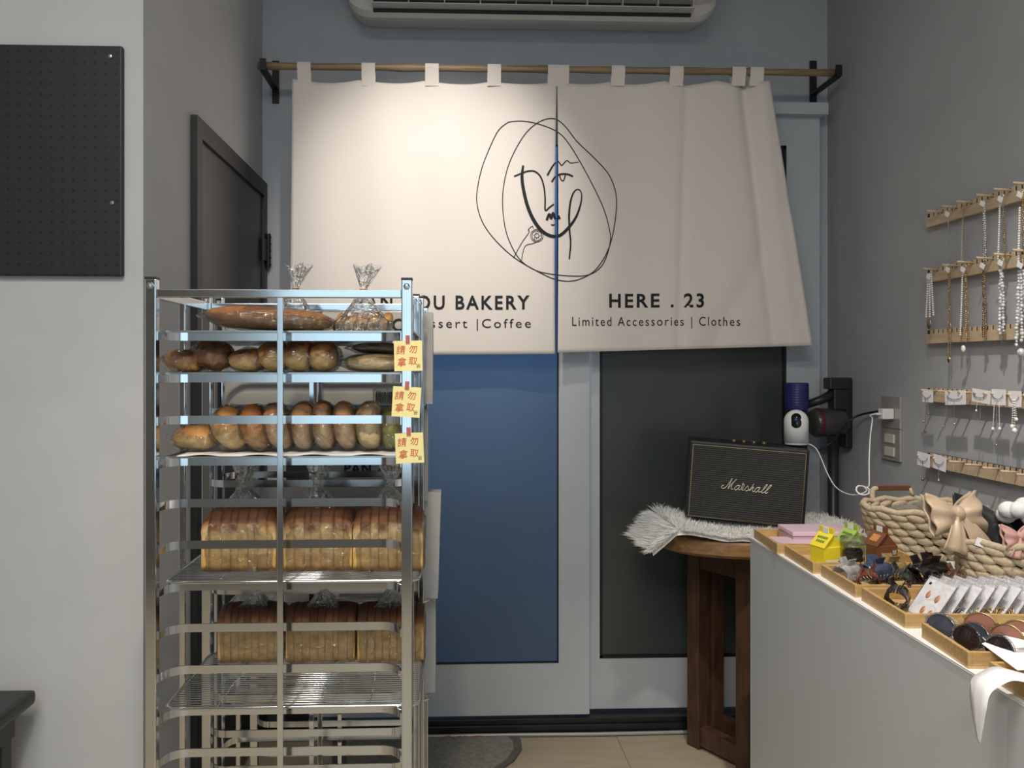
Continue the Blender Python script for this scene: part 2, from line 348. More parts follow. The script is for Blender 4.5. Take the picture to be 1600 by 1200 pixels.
def curtain(name, TL, TR, BL, BR, tabs, label, slit):
    def fn(u, v):
        px = lerp(lerp(TL[0], TR[0], u), lerp(BL[0], BR[0], u), v); py = lerp(lerp(TL[1], TR[1], u), lerp(BL[1], BR[1], u), v)
        px += slit*math.sin(v*PI)*(u if slit < 0 else 1-u)
        if v < 0.12: py += (1-v/0.12)*5*abs(math.sin(u*PI*4))
        return onc(px, py)
    o = MB().grid(fn, 90, 60).build(name, cloth, smooth=True)
    md = o.modifiers.new('thickness', 'SOLIDIFY'); md.thickness = 0.0016
    tag(o, label, 'curtain', 'canvas door curtain panels')
    for t in tabs:
        q = MB()
        a = at_y(t-10.5, 105, YC); bb = at_y(t+10.5, 130, YC); rz = at_y(t, lerp(103, 113, (t-403)/907), YC).z
        prof_ = [(YC-0.004, bb.z-0.012), (YC-0.018, rz-0.002), (YC-0.014, rz+0.012), (YC, rz+0.018), (YC+0.014, rz+0.012), (YC+0.018, rz-0.002), (YC+0.004, bb.z-0.012)]
        vs = []
        for (y, z) in prof_: vs += [(a.x, y, z), (bb.x, y, z)]
        q.add(vs, [(2*i, 2*i+1, 2*i+3, 2*i+2) for i in range(len(prof_)-1)])
        w = q.build('hanging_loop', cloth, o); w.modifiers.new('thickness', 'SOLIDIFY').thickness = 0.0015
    return o
cl = curtain('door_curtain', (457, 124), (869.5, 128), (452, 556), (867, 553), (476, 576, 675, 772, 866), 'cream canvas curtain panel with bakery lettering behind the front bread rack', -1.6)
cr = curtain('door_curtain', (870.5, 128), (1203, 126), (871, 551), (1268, 540), (878, 965, 1056, 1153, 1181), 'cream canvas curtain panel reading HERE . 23, right of the slit', 1.6)
def cloth_text(body, px, py, hpx, parent, bold, spacing, fit=None):
    me = text_mesh(body, 1.0, bold, 0, 'CENTER', spacing)
    xs = [v.co.x for v in me.vertices]; ys = [v.co.y for v in me.vertices]
    sx = (fit[1]-fit[0])/(max(xs)-min(xs)) if fit else hpx
    cx = (max(xs)+min(xs))/2
    for v in me.vertices:
        q = onc((fit[0]+fit[1])/2+(v.co.x-cx)*sx if fit else px+v.co.x*hpx, py-v.co.y*hpx, 0.004); v.co = q
    par = list(range(len(me.vertices)))          # one object per word: group the letters by their gaps
    def root(i):
        while par[i] != i: par[i] = par[par[i]]; i = par[i]
        return i
    for p in me.polygons:
        for k in p.vertices[1:]: par[root(k)] = root(p.vertices[0])
    isl = {}
    for p in me.polygons: isl.setdefault(root(p.vertices[0]), []).append(tuple(p.vertices))
    spans = sorted((min(me.vertices[k].co.x for f in fs_ for k in f), max(me.vertices[k].co.x for f in fs_ for k in f), r) for r, fs_ in isl.items())
    words = []; end = -9
    for x0, x1, r in spans:
        if x0-end > hpx*0.4*YC/F: words.append([])
        words[-1].append(r); end = max(end, x1)
    for wd in words:
        fl_ = [f for r in wd for f in isl[r]]; used = sorted({k for f in fl_ for k in f}); ix = {k: q for q, k in enumerate(used)}
        MB().add([tuple(me.vertices[k].co) for k in used], [tuple(ix[k] for k in f) for f in fl_]).build('lettering', ink, parent)
cloth_text('PAN ZOU BAKERY', 690, 474, 30, cl, 0.022, 1.25, (556, 827))
cloth_text('Bread |Dessert |Coffee', 690, 506, 20, cl, 0.0, 1.3, (551, 829))
cloth_text('HERE . 23', 1025, 471, 30, cr, 0.022, 1.25, (952, 1099))
cloth_text('Limited Accessories | Clothes', 1025, 503, 20, cr, 0.0, 1.25, (894, 1156))
def stroke(pts, wid, parent, closed=False, n=6, name='line_drawing'):
    P = smooth_path([(720+x/2.857, 160+y/2.857, 0) for x, y in pts], n, closed); N = len(P)
    if not isinstance(wid, (list, tuple)): wid = [wid]*len(pts)
    vs = []; fs = []
    for i, p in enumerate(P):
        t = (P[(i+1) % N]-P[i-1]) if closed else (P[min(i+1, N-1)]-P[max(i-1, 0)])
        nx, ny = -t.y, t.x; L = math.hypot(nx, ny) or 1
        k = i/n; w = lerp(wid[int(k) % len(wid)], wid[(int(k)+1) % len(wid)] if closed else wid[min(int(k)+1, len(wid)-1)], k-int(k))/2.857/2
        for s_ in (-1, 1): vs.append(onc(p.x+s_*nx/L*w, p.y+s_*ny/L*w, 0.004))
    halves = {0: [], 1: []}
    for i in range(N if closed else N-1):
        j = (i+1) % N
        if abs((P[i].x+P[j].x)/2-870) > 1.6: halves[int((P[i].x+P[j].x)/2 > 870)].append((2*i, 2*i+1, 2*j+1, 2*j))
    for side, fl_ in halves.items():
        if not fl_: continue
        used = sorted({k for f in fl_ for k in f}); ix = {k: q for q, k in enumerate(used)}
        MB().add([vs[k] for k in used], [tuple(ix[k] for k in f) for f in fl_]).build(name, ink, cr if side else cl)
stroke([(230,88),(300,90),(380,110),(440,140),(480,185),(530,265),(590,375),(640,480),(665,570),(668,620),(650,690),(620,740),(570,770),(500,775),(400,767),(330,750),(270,710),(230,650),(200,570),(187,470),(190,380),(210,290),(245,210),(290,140),(340,95),(390,75),(430,80),(470,115),(520,180),(600,255),(660,320),(690,390),(697,460),(685,560),(665,640),(630,710),(580,765),(500,797),(420,790),(340,755),(240,695),(150,610),(95,530),(72,450),(75,380),(95,290),(130,200),(165,130),(200,98)], 4.0, cl, True)
stroke([(277,285),(272,340),(280,400),(298,470),(325,530),(360,575),(400,597),(440,595),(480,560),(515,510),(535,450),(538,410),(525,390),(505,400),(490,440),(483,500),(485,570),(490,630),(484,700)], [9,14,15,15,16,16,15,14,13,10,7,5,5,6,8,9,8,7,6], cl)
stroke([(237,333),(270,320),(300,310),(330,312),(355,335),(370,380),(375,430),(376,483),(395,470),(415,455)], 7, cl)
stroke([(385,328),(410,285),(430,265),(440,272),(450,282),(470,262),(480,265),(490,272),(525,268)], [8,7,5,5,5,4,4,4,3], cl)
stroke([(405,357),(420,335),(445,322),(475,322),(500,332)], 8, cl); stroke([(440,325),(446,345),(458,350),(466,325)], 5, cl)
stroke([(382,528),(394,500),(402,520),(411,495),(421,520),(430,502),(441,522)], 11, cl); stroke([(402,546),(410,549),(418,546)], 6, cl)
for r_ in (28, 9, 22): stroke([(338+r_*math.cos(a*PI/6), 597+r_*math.sin(a*PI/6)) for a in range(12)], 2.5, cl, True, 3)
for k in range(16): a = k*2.4; rr = 12+(k % 3)*4; stroke([(338+rr*math.cos(a), 597+rr*math.sin(a)), (341+rr*math.cos(a), 600+rr*math.sin(a))], 2.5, cl, False, 1)
stroke([(235,695),(270,630),(303,582),(300,570),(318,555),(322,566)], 3, cl); stroke([(270,705),(285,645),(320,632),(347,622)], 3, cl)
ra, rb_ = at_y(403, 103, YC), at_y(1310, 114, YC)
rod_pts = [ra.lerp(rb_, i/24) for i in range(25)]
rod = MB().tube(rod_pts, [0.0135+0.0012*math.sin(i*2.3)+(0.002 if i % 6 == 0 else 0) for i in range(25)], 12).build('bamboo_rod', wood_rod, smooth=True)
tag(rod, 'long thin bamboo rod carrying the cream curtain', 'curtain rod')
blk = mat('matte_black_metal', (0.014, 0.014, 0.016), 0.5, 0, 0.1)
for pxl, lab in ((430, 'black metal rod bracket on the left near the dark door'), (1272, 'black metal rod bracket on the right above the door frame corner')):
    p = at_y(pxl, 160, 3.345); q = at_y(pxl, 94, 3.345); zr = at_y(pxl, 104 if pxl < 800 else 113, YC).z
    br = thing('rod_bracket', lab, 'bracket', (p.x, 3.36, p.z), 'curtain rod brackets')
    at_parent(MB().bbox((p.x-0.014, 3.35, p.z), (p.x+0.014, 3.36, q.z)).build('wall_plate', blk), br)
    at_parent(MB().bbox((p.x-0.014, YC-0.004, zr-0.022), (p.x+0.014, 3.352, zr-0.0145)).bbox((p.x-0.012, YC-0.026, zr-0.022), (p.x+0.012, YC-0.018, zr+0.022)).bbox((p.x-0.012, YC-0.02, zr-0.022), (p.x+0.012, YC, zr-0.0145)).build('hook_arm', blk), br)
# ------------------------------------------------------------------ pegboard and black table on the left
pb0, pb1 = at_y(-150, 66, YRET-0.02), at_y(190, 431, YRET-0.02)
def peg_mat():
    m = bpy.data.materials.new('black_perforated_board'); m.use_nodes = True; nt = m.node_tree; b = nt.nodes['Principled BSDF']; b.inputs['Roughness'].default_value = 0.55
    tc = nt.nodes.new('ShaderNodeTexCoord'); v = nt.nodes.new('ShaderNodeVectorMath'); v.operation = 'SCALE'; v.inputs[3].default_value = 1/0.0268
    fr = nt.nodes.new('ShaderNodeVectorMath'); fr.operation = 'FRACTION'; sb = nt.nodes.new('ShaderNodeVectorMath'); sb.operation = 'SUBTRACT'; sb.inputs[1].default_value = (0.5, 0.5, 0.5)
    mu = nt.nodes.new('ShaderNodeVectorMath'); mu.operation = 'MULTIPLY'; mu.inputs[1].default_value = (1, 0, 1); ln = nt.nodes.new('ShaderNodeVectorMath'); ln.operation = 'LENGTH'
    lt = nt.nodes.new('ShaderNodeMath'); lt.operation = 'GREATER_THAN'; lt.inputs[1].default_value = 0.13
    mx = nt.nodes.new('ShaderNodeMix'); mx.data_type = 'RGBA'; mx.inputs[6].default_value = (0.001, 0.001, 0.001, 1); mx.inputs[7].default_value = (0.011, 0.0125, 0.016, 1)
    L = nt.links.new
    L(tc.outputs['Object'], v.inputs[0]); L(v.outputs[0], fr.inputs[0]); L(fr.outputs[0], sb.inputs[0]); L(sb.outputs[0], mu.inputs[0]); L(mu.outputs[0], ln.inputs[0]); L(ln.outputs['Value'], lt.inputs[0]); L(lt.outputs[0], mx.inputs[0]); L(mx.outputs[2], b.inputs['Base Color'])
    bp = nt.nodes.new('ShaderNodeBump'); bp.inputs['Distance'].default_value = 0.004; L(lt.outputs[0], bp.inputs['Height']); L(bp.outputs[0], b.inputs['Normal'])
    return m
pb = MB().bbox((pb0.x, YRET-0.018, pb1.z), (pb1.x, YRET-0.001, pb0.z)).build('pegboard', peg_mat(), bevel=0.004)
tag(pb, 'black perforated pegboard on the left wall', 'pegboard')
for sx, sy in ((172, 88), (175, 317)):
    p = at_y(sx, sy, YRET-0.02); MB().lathe([(0.006, 0), (0.005, 0.003), (0.001, 0.0035)], (p.x, YRET-0.018, p.z), 10, Matrix.Rotation(PI/2, 4, 'X')).build('screw', steel, pb)
tbm = mat('black_painted_wood', (0.014, 0.013, 0.013), 0.35, 0, 0.3, 12)
tc_ = at_z(58, 1076, 0.70)
tbl = thing('side_table', 'black wooden table by the left wall, cut by the frame', 'table', (tc_.x-0.4, tc_.y-0.3, 0))
at_parent(MB().bbox((tc_.x-0.8, tc_.y-0.55, 0.665), (tc_.x, tc_.y, 0.70)).build('tabletop', tbm, bevel=0.012), tbl)
at_parent(MB().bbox((tc_.x-0.76, tc_.y-0.51, 0.60), (tc_.x-0.035, tc_.y-0.035, 0.665)).build('apron', tbm), tbl)
for lx, ly in ((tc_.x-0.085, tc_.y-0.085), (tc_.x-0.76, tc_.y-0.085), (tc_.x-0.085, tc_.y-0.51), (tc_.x-0.76, tc_.y-0.51)):
    at_parent(MB().bbox((lx, ly, 0), (lx+0.045, ly+0.045, 0.60)).build('leg', tbm, bevel=0.003), tbl)
# ------------------------------------------------------------------ bread racks
RY0, RY1 = 1.5, 1.834
RX0, RX1 = at_y(238, 500, RY0).x, at_y(636, 500, RY0).x
RZT = at_y(437, 437, RY0).z
NL = 16
def zl(i): return 1.556-0.0792*i
blkcap = mat('black_plastic_cap', (0.01, 0.01, 0.011), 0.4, 0, 0.1)
rubber = mat('grey_caster_rubber', (0.05, 0.05, 0.05), 0.6, 0, 0.1)
def rail_mesh(front):
    ya = RY0 if front else RY1; s = 1 if front else -1; r = 0.042; path = []
    for k in range(9): a = k/8*PI/2; path.append((RX0+0.011+r*(1-math.cos(a)), ya+s*r*math.sin(a)))
    for k in range(9): a = k/8*PI/2; path.append((RX1-0.011-r*(1-math.sin(a)), ya+s*r*math.cos(a)))
    t = 0.0015; vs = []; n = len(path); fs = []
    for i, p in enumerate(path):
        a = Vector(path[max(i-1, 0)]); b = Vector(path[min(i+1, n-1)]); d = (b-a).normalized(); nn = Vector((-d.y, d.x))*t
        for (ox, oz) in ((1, -0.0078), (1, 0.0078), (-1, 0.0078), (-1, -0.0078)): vs.append((p[0]+nn.x*ox, p[1]+nn.y*ox, oz))
    m = MB()
    for j in range(4):
        st = []
        for i in range(n): st += [vs[i*4+j], vs[i*4+(j+1) % 4]]
        m.add(st, [(2*i, 2*i+1, 2*i+3, 2*i+2) for i in range(n-1)])
    m.add([vs[k] for k in range(4)], [(3, 2, 1, 0)]); m.add([vs[(n-1)*4+k] for k in range(4)], [(0, 1, 2, 3)])
    me = m.mesh('shelf_rail', chrome, True)
    return me
def post_mesh(): return MB().bbox((-0.010, -0.010, 0.10), (0.010, 0.010, RZT)).mesh('post', chrome, bevel=0.002)
post_me = post_mesh(); cap_me = MB().bbox((-0.0105, -0.0105, RZT-0.001), (0.0105, 0.0105, RZT+0.004)).mesh('end_cap', blkcap, bevel=0.001)
bolt_me = MB().lathe([(0.0065, 0), (0.0065, 0.003), (0.004, 0.005), (0.0005, 0.0055)], (0, 0, 0), 6, Matrix.Rotation(PI/2, 4, 'X')).mesh('bolt', steel)
railF, railB = rail_mesh(True), rail_mesh(False)
def mk(name, me, parent, loc): o = bpy.data.objects.new(name, me); C.objects.link(o); o.parent = parent; o.location = loc; return o
def make_rack(dx, dy, label):
    base = Vector(((RX0+RX1)/2+dx, (RY0+RY1)/2+dy, 0)); t = thing('bread_rack', label, 'rack', base, 'chrome bread racks')
    D = Vector((dx, dy, 0))-base
    for x in (RX0, RX1):
        for y in (RY0, RY1):
            p = mk('post', post_me, t, Vector((x, y, 0))+D); mk('end_cap', cap_me, p, (0, 0, 0))
            mk('bolt', bolt_me, p, (0, -0.010, RZT-0.013))
            cs = MB().lathe([(0.010, -0.008), (0.024, -0.008), (0.024, 0.008), (0.010, 0.008)], (0, 0, 0.024), 16, Matrix.Rotation(PI/2, 4, 'Y')).build('caster_wheel', rubber, t); cs.location = Vector((x, y, 0))+D
            ck = MB().bbox((-0.012, -0.012, 0.045), (0.012, 0.012, 0.10)).build('caster_fork', steel, t); ck.location = Vector((x, y, 0))+D
    zt_ = at_y(437, 459, RY0).z
    for y in (RY0, RY1): MB().bbox((RX0+0.010, y-0.006, zt_-0.0075), (RX1-0.010, y+0.006, zt_+0.0075)).build('top_bar', chrome, t, loc=D, bevel=0.0015)
    for x in (RX0, RX1): MB().bbox((x-0.006, RY0+0.010, zt_-0.009), (x+0.006, RY1-0.010, zt_+0.009)).build('top_bar', chrome, t, loc=D, bevel=0.0015)
    xm, ym = (RX0+RX1)/2, (RY0+RY1)/2
    for (x, y) in ((xm, RY0), (xm, RY1), (RX0, ym), (RX1, ym)): MB().bbox((x-0.0055, y-0.004, 0.12), (x+0.0055, y+0.004, zt_-0.005)).build('upright', chrome, t, loc=D, bevel=0.001)
    for i in range(NL):
        mk('shelf_rail', railF, t, Vector((0, 0, zl(i)))+D); mk('shelf_rail', railB, t, Vector((0, 0, zl(i)))+D)
    for x in (RX0, RX1): MB().bbox((x-0.008, RY0, 0.12), (x+0.008, RY1, 0.14)).build('base_bar', chrome, t, loc=D)
    return t
DY2 = 0.40
make_rack(0, 0, 'chrome wheeled bread rack in front, loaded with bagged bread')
make_rack(0.008, DY2, 'chrome wheeled rack standing behind the bread rack, holding paper bags')
tray_m = mat('steel_sheet_tray', (0.45, 0.45, 0.44), 0.3, 1.0, 0.1, 15)
def tray_mesh():
    x0, x1, y0, y1 = RX0+0.013, RX1+0.012, RY0+0.026, RY1-0.018; m = MB(); h = 0.0035
    m.bbox((x0, y0, 0), (x1, y1, 0.0015))
    m.bbox((x0, y0, 0.0015), (x1, y0+0.002, h)).bbox((x0, y1-0.002, 0.0015), (x1, y1, h)).bbox((x0, y0, 0.0015), (x0+0.002, y1, h)).bbox((x1-0.002, y0, 0.0015), (x1, y1, h))
    return m.mesh('sheet_tray', tray_m)
def wire_parts():
    x0, x1, y0, y1 = RX0+0.013, RX1+0.022, RY0+0.028, RY1-0.014; r = 0.02
    loop = []
    for (cx, cy, a0) in ((x1-r, y0+r, -PI/2), (x1-r, y1-r, 0), (x0+r, y1-r, PI/2), (x0+r, y0+r, PI)):
        for k in range(5): a = a0+k/4*PI/2; loop.append((cx+r*math.cos(a), cy+r*math.sin(a), 0.003))
    b_ = MB().tube(loop, 0.003, 8, True).mesh('border_rod', chrome, True)
    w = MB(); n = 27
    for k in range(1, n): y = lerp(y0, y1, k/n); ins = r*0.5 if k in (1, n-1) else 0; w.tube([(x0+ins, y, 0.004), (x1-ins, y, 0.004)], 0.0013, 6)
    c_ = MB()
    for k in range(1, 5): x = lerp(x0, x1, k/5); c_.tube([(x, y0, 0.0018), (x, y1, 0.0018)], 0.0016, 6)
    return b_, w.mesh('wires', chrome, True), c_.mesh('cross_rods', chrome, True)
tray_me = tray_mesh(); wb_, ww_, wc_ = wire_parts()
paper_m = mat('white_baking_paper', (0.75, 0.75, 0.74), 0.8, 0, 0.05)
def place_tray(i, d2, label, paper=False):
    o = bpy.data.objects.new('sheet_tray', tray_me); C.objects.link(o); o.location = (0.008 if d2 else 0, DY2 if d2 else 0, zl(i)+0.0078); tag(o, label, 'tray', 'sheet trays on the bread racks')
    if paper:
        def fn(u, v): x = lerp(RX0+0.03, RX1+0.005, u); y = lerp(RY0+0.03, RY1-0.03, v); return (x, y, 0.0022+0.002*(1+math.sin(x*60+y*40))*(1 if v < 0.1 or v > 0.9 else 0.15))
        MB().grid(fn, 40, 12).build('baking_paper', paper_m, o)
    return o
def place_wire(i, d2, label):
    t = thing('wire_shelf', label, 'wire shelf', ((RX0+RX1)/2, RY0+(DY2 if d2 else 0), zl(i)+0.0078), 'wire shelves on the bread racks')
    for nm, me in (('border_rod', wb_), ('wires', ww_), ('cross_rods', wc_)): o = mk(nm, me, t, (0.008 if d2 else 0, DY2 if d2 else 0, zl(i)+0.0078)); at_parent(o, t)
place_tray(0, False, 'sheet tray on the top rail of the front bread rack'); place_tray(1, False, 'sheet tray holding assorted brown rolls, second shelf of the front rack')
place_tray(3, False, 'sheet tray with white paper under a row of leaning rolls', True)
place_wire(6, False, 'chrome wire shelf under the upper three toast loaves'); place_wire(9, False, 'chrome wire shelf under the lower three toast loaves, mostly empty in front')
place_tray(2, True, 'sheet tray under the highest paper bags on the rear rack'); place_tray(5, True, 'sheet tray under the lettered paper bag on the rear rack')
place_wire(8, True, 'wire shelf poking out right of the rear rack under a slumped white bag'); place_wire(11, True, 'lowest visible wire shelf on the rear rack beside the doormat')
# --- toast loaves
def loaf_cross(D, H):
    pts = []; r = 0.012
    for k in range(5): a = PI+k/4*PI/2; pts.append((-D/2+r+r*math.cos(a), r+r*math.sin(a)))
    for k in range(5): a = -PI/2+k/4*PI/2; pts.append((D/2-r+r*math.cos(a), r+r*math.sin(a)))
    for k in range(1, 5): pts.append((D/2-0.002*math.sin(k/5*PI), lerp(r, 0.66*H, k/5)))
    for k in range(13): a = k/12*PI; pts.append(((D/2+0.004)*math.cos(a)*(1+0.0*k), 0.66*H+0.34*H*math.sin(a)**0.8 if 0 < k < 12 else 0.66*H))
    for k in range(4, 0, -1): pts.append((-D/2+0.002*math.sin(k/5*PI), lerp(r, 0.66*H, k/5)))
    return pts
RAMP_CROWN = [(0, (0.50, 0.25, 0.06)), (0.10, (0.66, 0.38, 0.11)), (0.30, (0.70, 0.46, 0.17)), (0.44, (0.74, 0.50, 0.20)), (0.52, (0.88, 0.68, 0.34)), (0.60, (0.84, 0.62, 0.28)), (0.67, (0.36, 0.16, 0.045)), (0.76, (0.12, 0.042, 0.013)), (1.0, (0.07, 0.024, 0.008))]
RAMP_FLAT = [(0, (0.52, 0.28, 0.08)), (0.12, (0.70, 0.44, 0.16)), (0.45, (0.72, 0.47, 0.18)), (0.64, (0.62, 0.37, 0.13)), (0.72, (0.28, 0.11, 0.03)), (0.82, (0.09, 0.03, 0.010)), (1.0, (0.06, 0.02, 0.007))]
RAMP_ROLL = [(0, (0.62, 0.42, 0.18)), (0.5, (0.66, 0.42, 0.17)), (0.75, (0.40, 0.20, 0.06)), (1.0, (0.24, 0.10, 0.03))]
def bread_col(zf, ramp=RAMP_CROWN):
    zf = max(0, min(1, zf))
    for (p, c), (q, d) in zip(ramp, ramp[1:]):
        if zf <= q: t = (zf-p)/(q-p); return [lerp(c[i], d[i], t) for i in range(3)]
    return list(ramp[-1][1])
def bag(parent, c, hx, hy, z0, zs, zn, ztop, neck=(0, 0), m=film, seg=72, flare=0.02):
    # clear bag: rounded-box body, gathered neck, ruffled mouth (coordinates relative to parent)
    rings = []
    for k in range(5): rings.append((1.0, lerp(z0, zs, k/4), 0))
    for k in range(1, 7): t = k/7; rings.append((lerp(1, 0.09, t**0.8), lerp(zs, zn, t), t))
    rings.append((None, zn, 1)); 
    for k in range(1, 5): rings.append(('f', lerp(zn, ztop, k/4), k/4))
    vs = []; fs = []
    for (s_, z, t) in rings:
        for j in range(seg):
            a = 2*PI*j/seg; ca, sa = math.cos(a), math.sin(a); e = 0.35
            bx = hx*math.copysign(abs(ca)**e, ca); by = hy*math.copysign(abs(sa)**e, sa)
            if s_ is None: x, y = neck[0]+0.006*ca, neck[1]+0.006*sa
            elif s_ == 'f':
                rr = 0.006+flare*t*(1+0.35*math.sin(a*5+1.3)+0.2*math.sin(a*9)); x, y = neck[0]+rr*ca+0.006*t, neck[1]+rr*0.7*sa; z2 = z+0.006*t*math.sin(a*4)
            else:
                w = 1+0.16*t*math.sin(a*13+z*30)+0.05*t*math.sin(a*29)+0.02*noise.noise(Vector((a*3, z*60, hx*99))); k2 = s_*w
                x, y = lerp(neck[0], 0, s_)+bx*k2*lerp(0.8, 1, s_), lerp(neck[1], 0, s_)+by*k2*lerp(0.8, 1, s_)
            vs.append((c[0]+x, c[1]+y, z2 if s_ == 'f' else z))
    n = len(rings)
    for i in range(n-1):
        for j in range(seg): fs.append((i*seg+j, i*seg+(j+1) % seg, (i+1)*seg+(j+1) % seg, (i+1)*seg+j))
    fs.append(tuple(range(seg-1, -1, -1)))
    kb = 10*seg
    body = [f for f in fs if min(f) < 8*seg]; ruff = [f for f in fs if min(f) >= 8*seg]
    o = MB().add(vs[:9*seg], body).build('plastic_bag', m, parent, smooth=True)
    MB().add(vs[8*seg:], [tuple(k-8*seg for k in f) for f in ruff]).build('gathered_mouth', film2, o, smooth=True)
    pl = MB()
    for q in range(26):
        j = random.randrange(seg); i0 = random.choice((1, 2, 3, 4, 4, 5)); i1 = random.choice((8, 9, 10, 10)); pts_ = []
        for i in range(i0, i1+1):
            v = Vector(vs[i*seg+(j+(i-i0)*random.choice((0, 0, 1))) % seg]); pts_.append(v+Vector((v.x-c[0], v.y-c[1], 0)).normalized()*0.0004)
        pl.tube(smooth_path(pts_, 3), random.uniform(0.0003, 0.0008), 4)
    pl.build('pleat_glints', crease_glint, o, smooth=True)['kind'] = 'stuff'  # thin tubes added along the folds for highlight streaks
    MB().tube([(c[0]+neck[0]+0.0068*math.cos(k*PI/5), c[1]+neck[1]+0.0068*math.sin(k*PI/5), zn) for k in range(10)], 0.0015, 6, True).build('twist_tie', mat('gold_tie', (0.5, 0.42, 0.25), 0.4, 0.3, 0.1), o)
    return o
def make_loaf(px0, px1, yb, H, D, li, zoff, ns, label, neckpx, necky, topy, seed, crown=True):
    random.seed(seed); z = zl(li)+0.0078+zoff
    p0, p1 = at_z(px0, yb, z), at_z(px1, yb, z); Yf = p0.y; x0 = at_y(px0, yb, Yf).x; x1 = at_y(px1, yb, Yf).x; L = x1-x0; cx = (x0+x1)/2; cy = Yf+D/2
    t = thing('toast_loaf', label, 'bread', (cx, cy, z), 'bagged toast loaves on wire shelves')
    cr_ = loaf_cross(D, H); n = len(cr_); cuts = [0]+[(k+random.uniform(-0.22, 0.22))/ns for k in range(1, ns)]+[1]
    for k in range(ns):
        a, b = -L/2+L*cuts[k], -L/2+L*cuts[k+1]; g = 0.0003; m = MB(); vs = []
        hs = 1+random.uniform(-0.02, 0.02); dy = random.uniform(-0.002, 0.002)
        segs = 4
        for s_ in range(segs+1):
            x = lerp(a+g, b-g, s_/segs); u = x/(L/2); e = 1-(0.30 if crown else 0.12)*abs(u)**(4 if crown else 6)
            pin = 1-(0.005 if s_ in (0, segs) else 0)
            for (y, zz) in cr_:
                zf = zz/H; hz_ = zz*pin if zf < 0.5 else (0.5*H+(zz-0.5*H)*e*hs)
                sh = 1-(0.25*max(0, abs(u)-0.75)*max(0, zf-0.4) if crown else 0)
                vs.append((x*sh, y*pin+dy, hz_))
        fs = [tuple(range(n-1, -1, -1)), tuple(range(segs*n, (segs+1)*n))]
        for i in range(segs):
            for j in range(n): fs.append((i*n+j, i*n+(j+1) % n, (i+1)*n+(j+1) % n, (i+1)*n+j))
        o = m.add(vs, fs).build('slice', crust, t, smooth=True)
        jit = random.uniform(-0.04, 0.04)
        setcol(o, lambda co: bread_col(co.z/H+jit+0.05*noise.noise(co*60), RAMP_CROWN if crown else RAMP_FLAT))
    nk = at_y(neckpx, necky, cy); zt_ = at_y(neckpx, topy, cy).z
    bag(t, (0, 0), L/2+0.003, D/2+0.006, 0.0005, H*0.72, nk.z-z, zt_-z, (nk.x-cx, 0), film_l)
    return t
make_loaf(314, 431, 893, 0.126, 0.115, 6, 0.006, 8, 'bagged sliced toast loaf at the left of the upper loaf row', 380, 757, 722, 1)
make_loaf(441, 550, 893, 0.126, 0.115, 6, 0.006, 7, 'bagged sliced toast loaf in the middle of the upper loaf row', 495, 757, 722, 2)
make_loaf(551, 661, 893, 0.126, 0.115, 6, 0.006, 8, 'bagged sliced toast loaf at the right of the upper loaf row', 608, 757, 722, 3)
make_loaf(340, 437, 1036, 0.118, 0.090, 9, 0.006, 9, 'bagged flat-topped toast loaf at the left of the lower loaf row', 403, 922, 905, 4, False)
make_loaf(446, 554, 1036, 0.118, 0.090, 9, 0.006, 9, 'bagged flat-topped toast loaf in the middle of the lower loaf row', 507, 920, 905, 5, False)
make_loaf(558, 662, 1036, 0.118, 0.090, 9, 0.006, 8, 'bagged flat-topped toast loaf at the right of the lower loaf row', 612, 918, 905, 6, False)
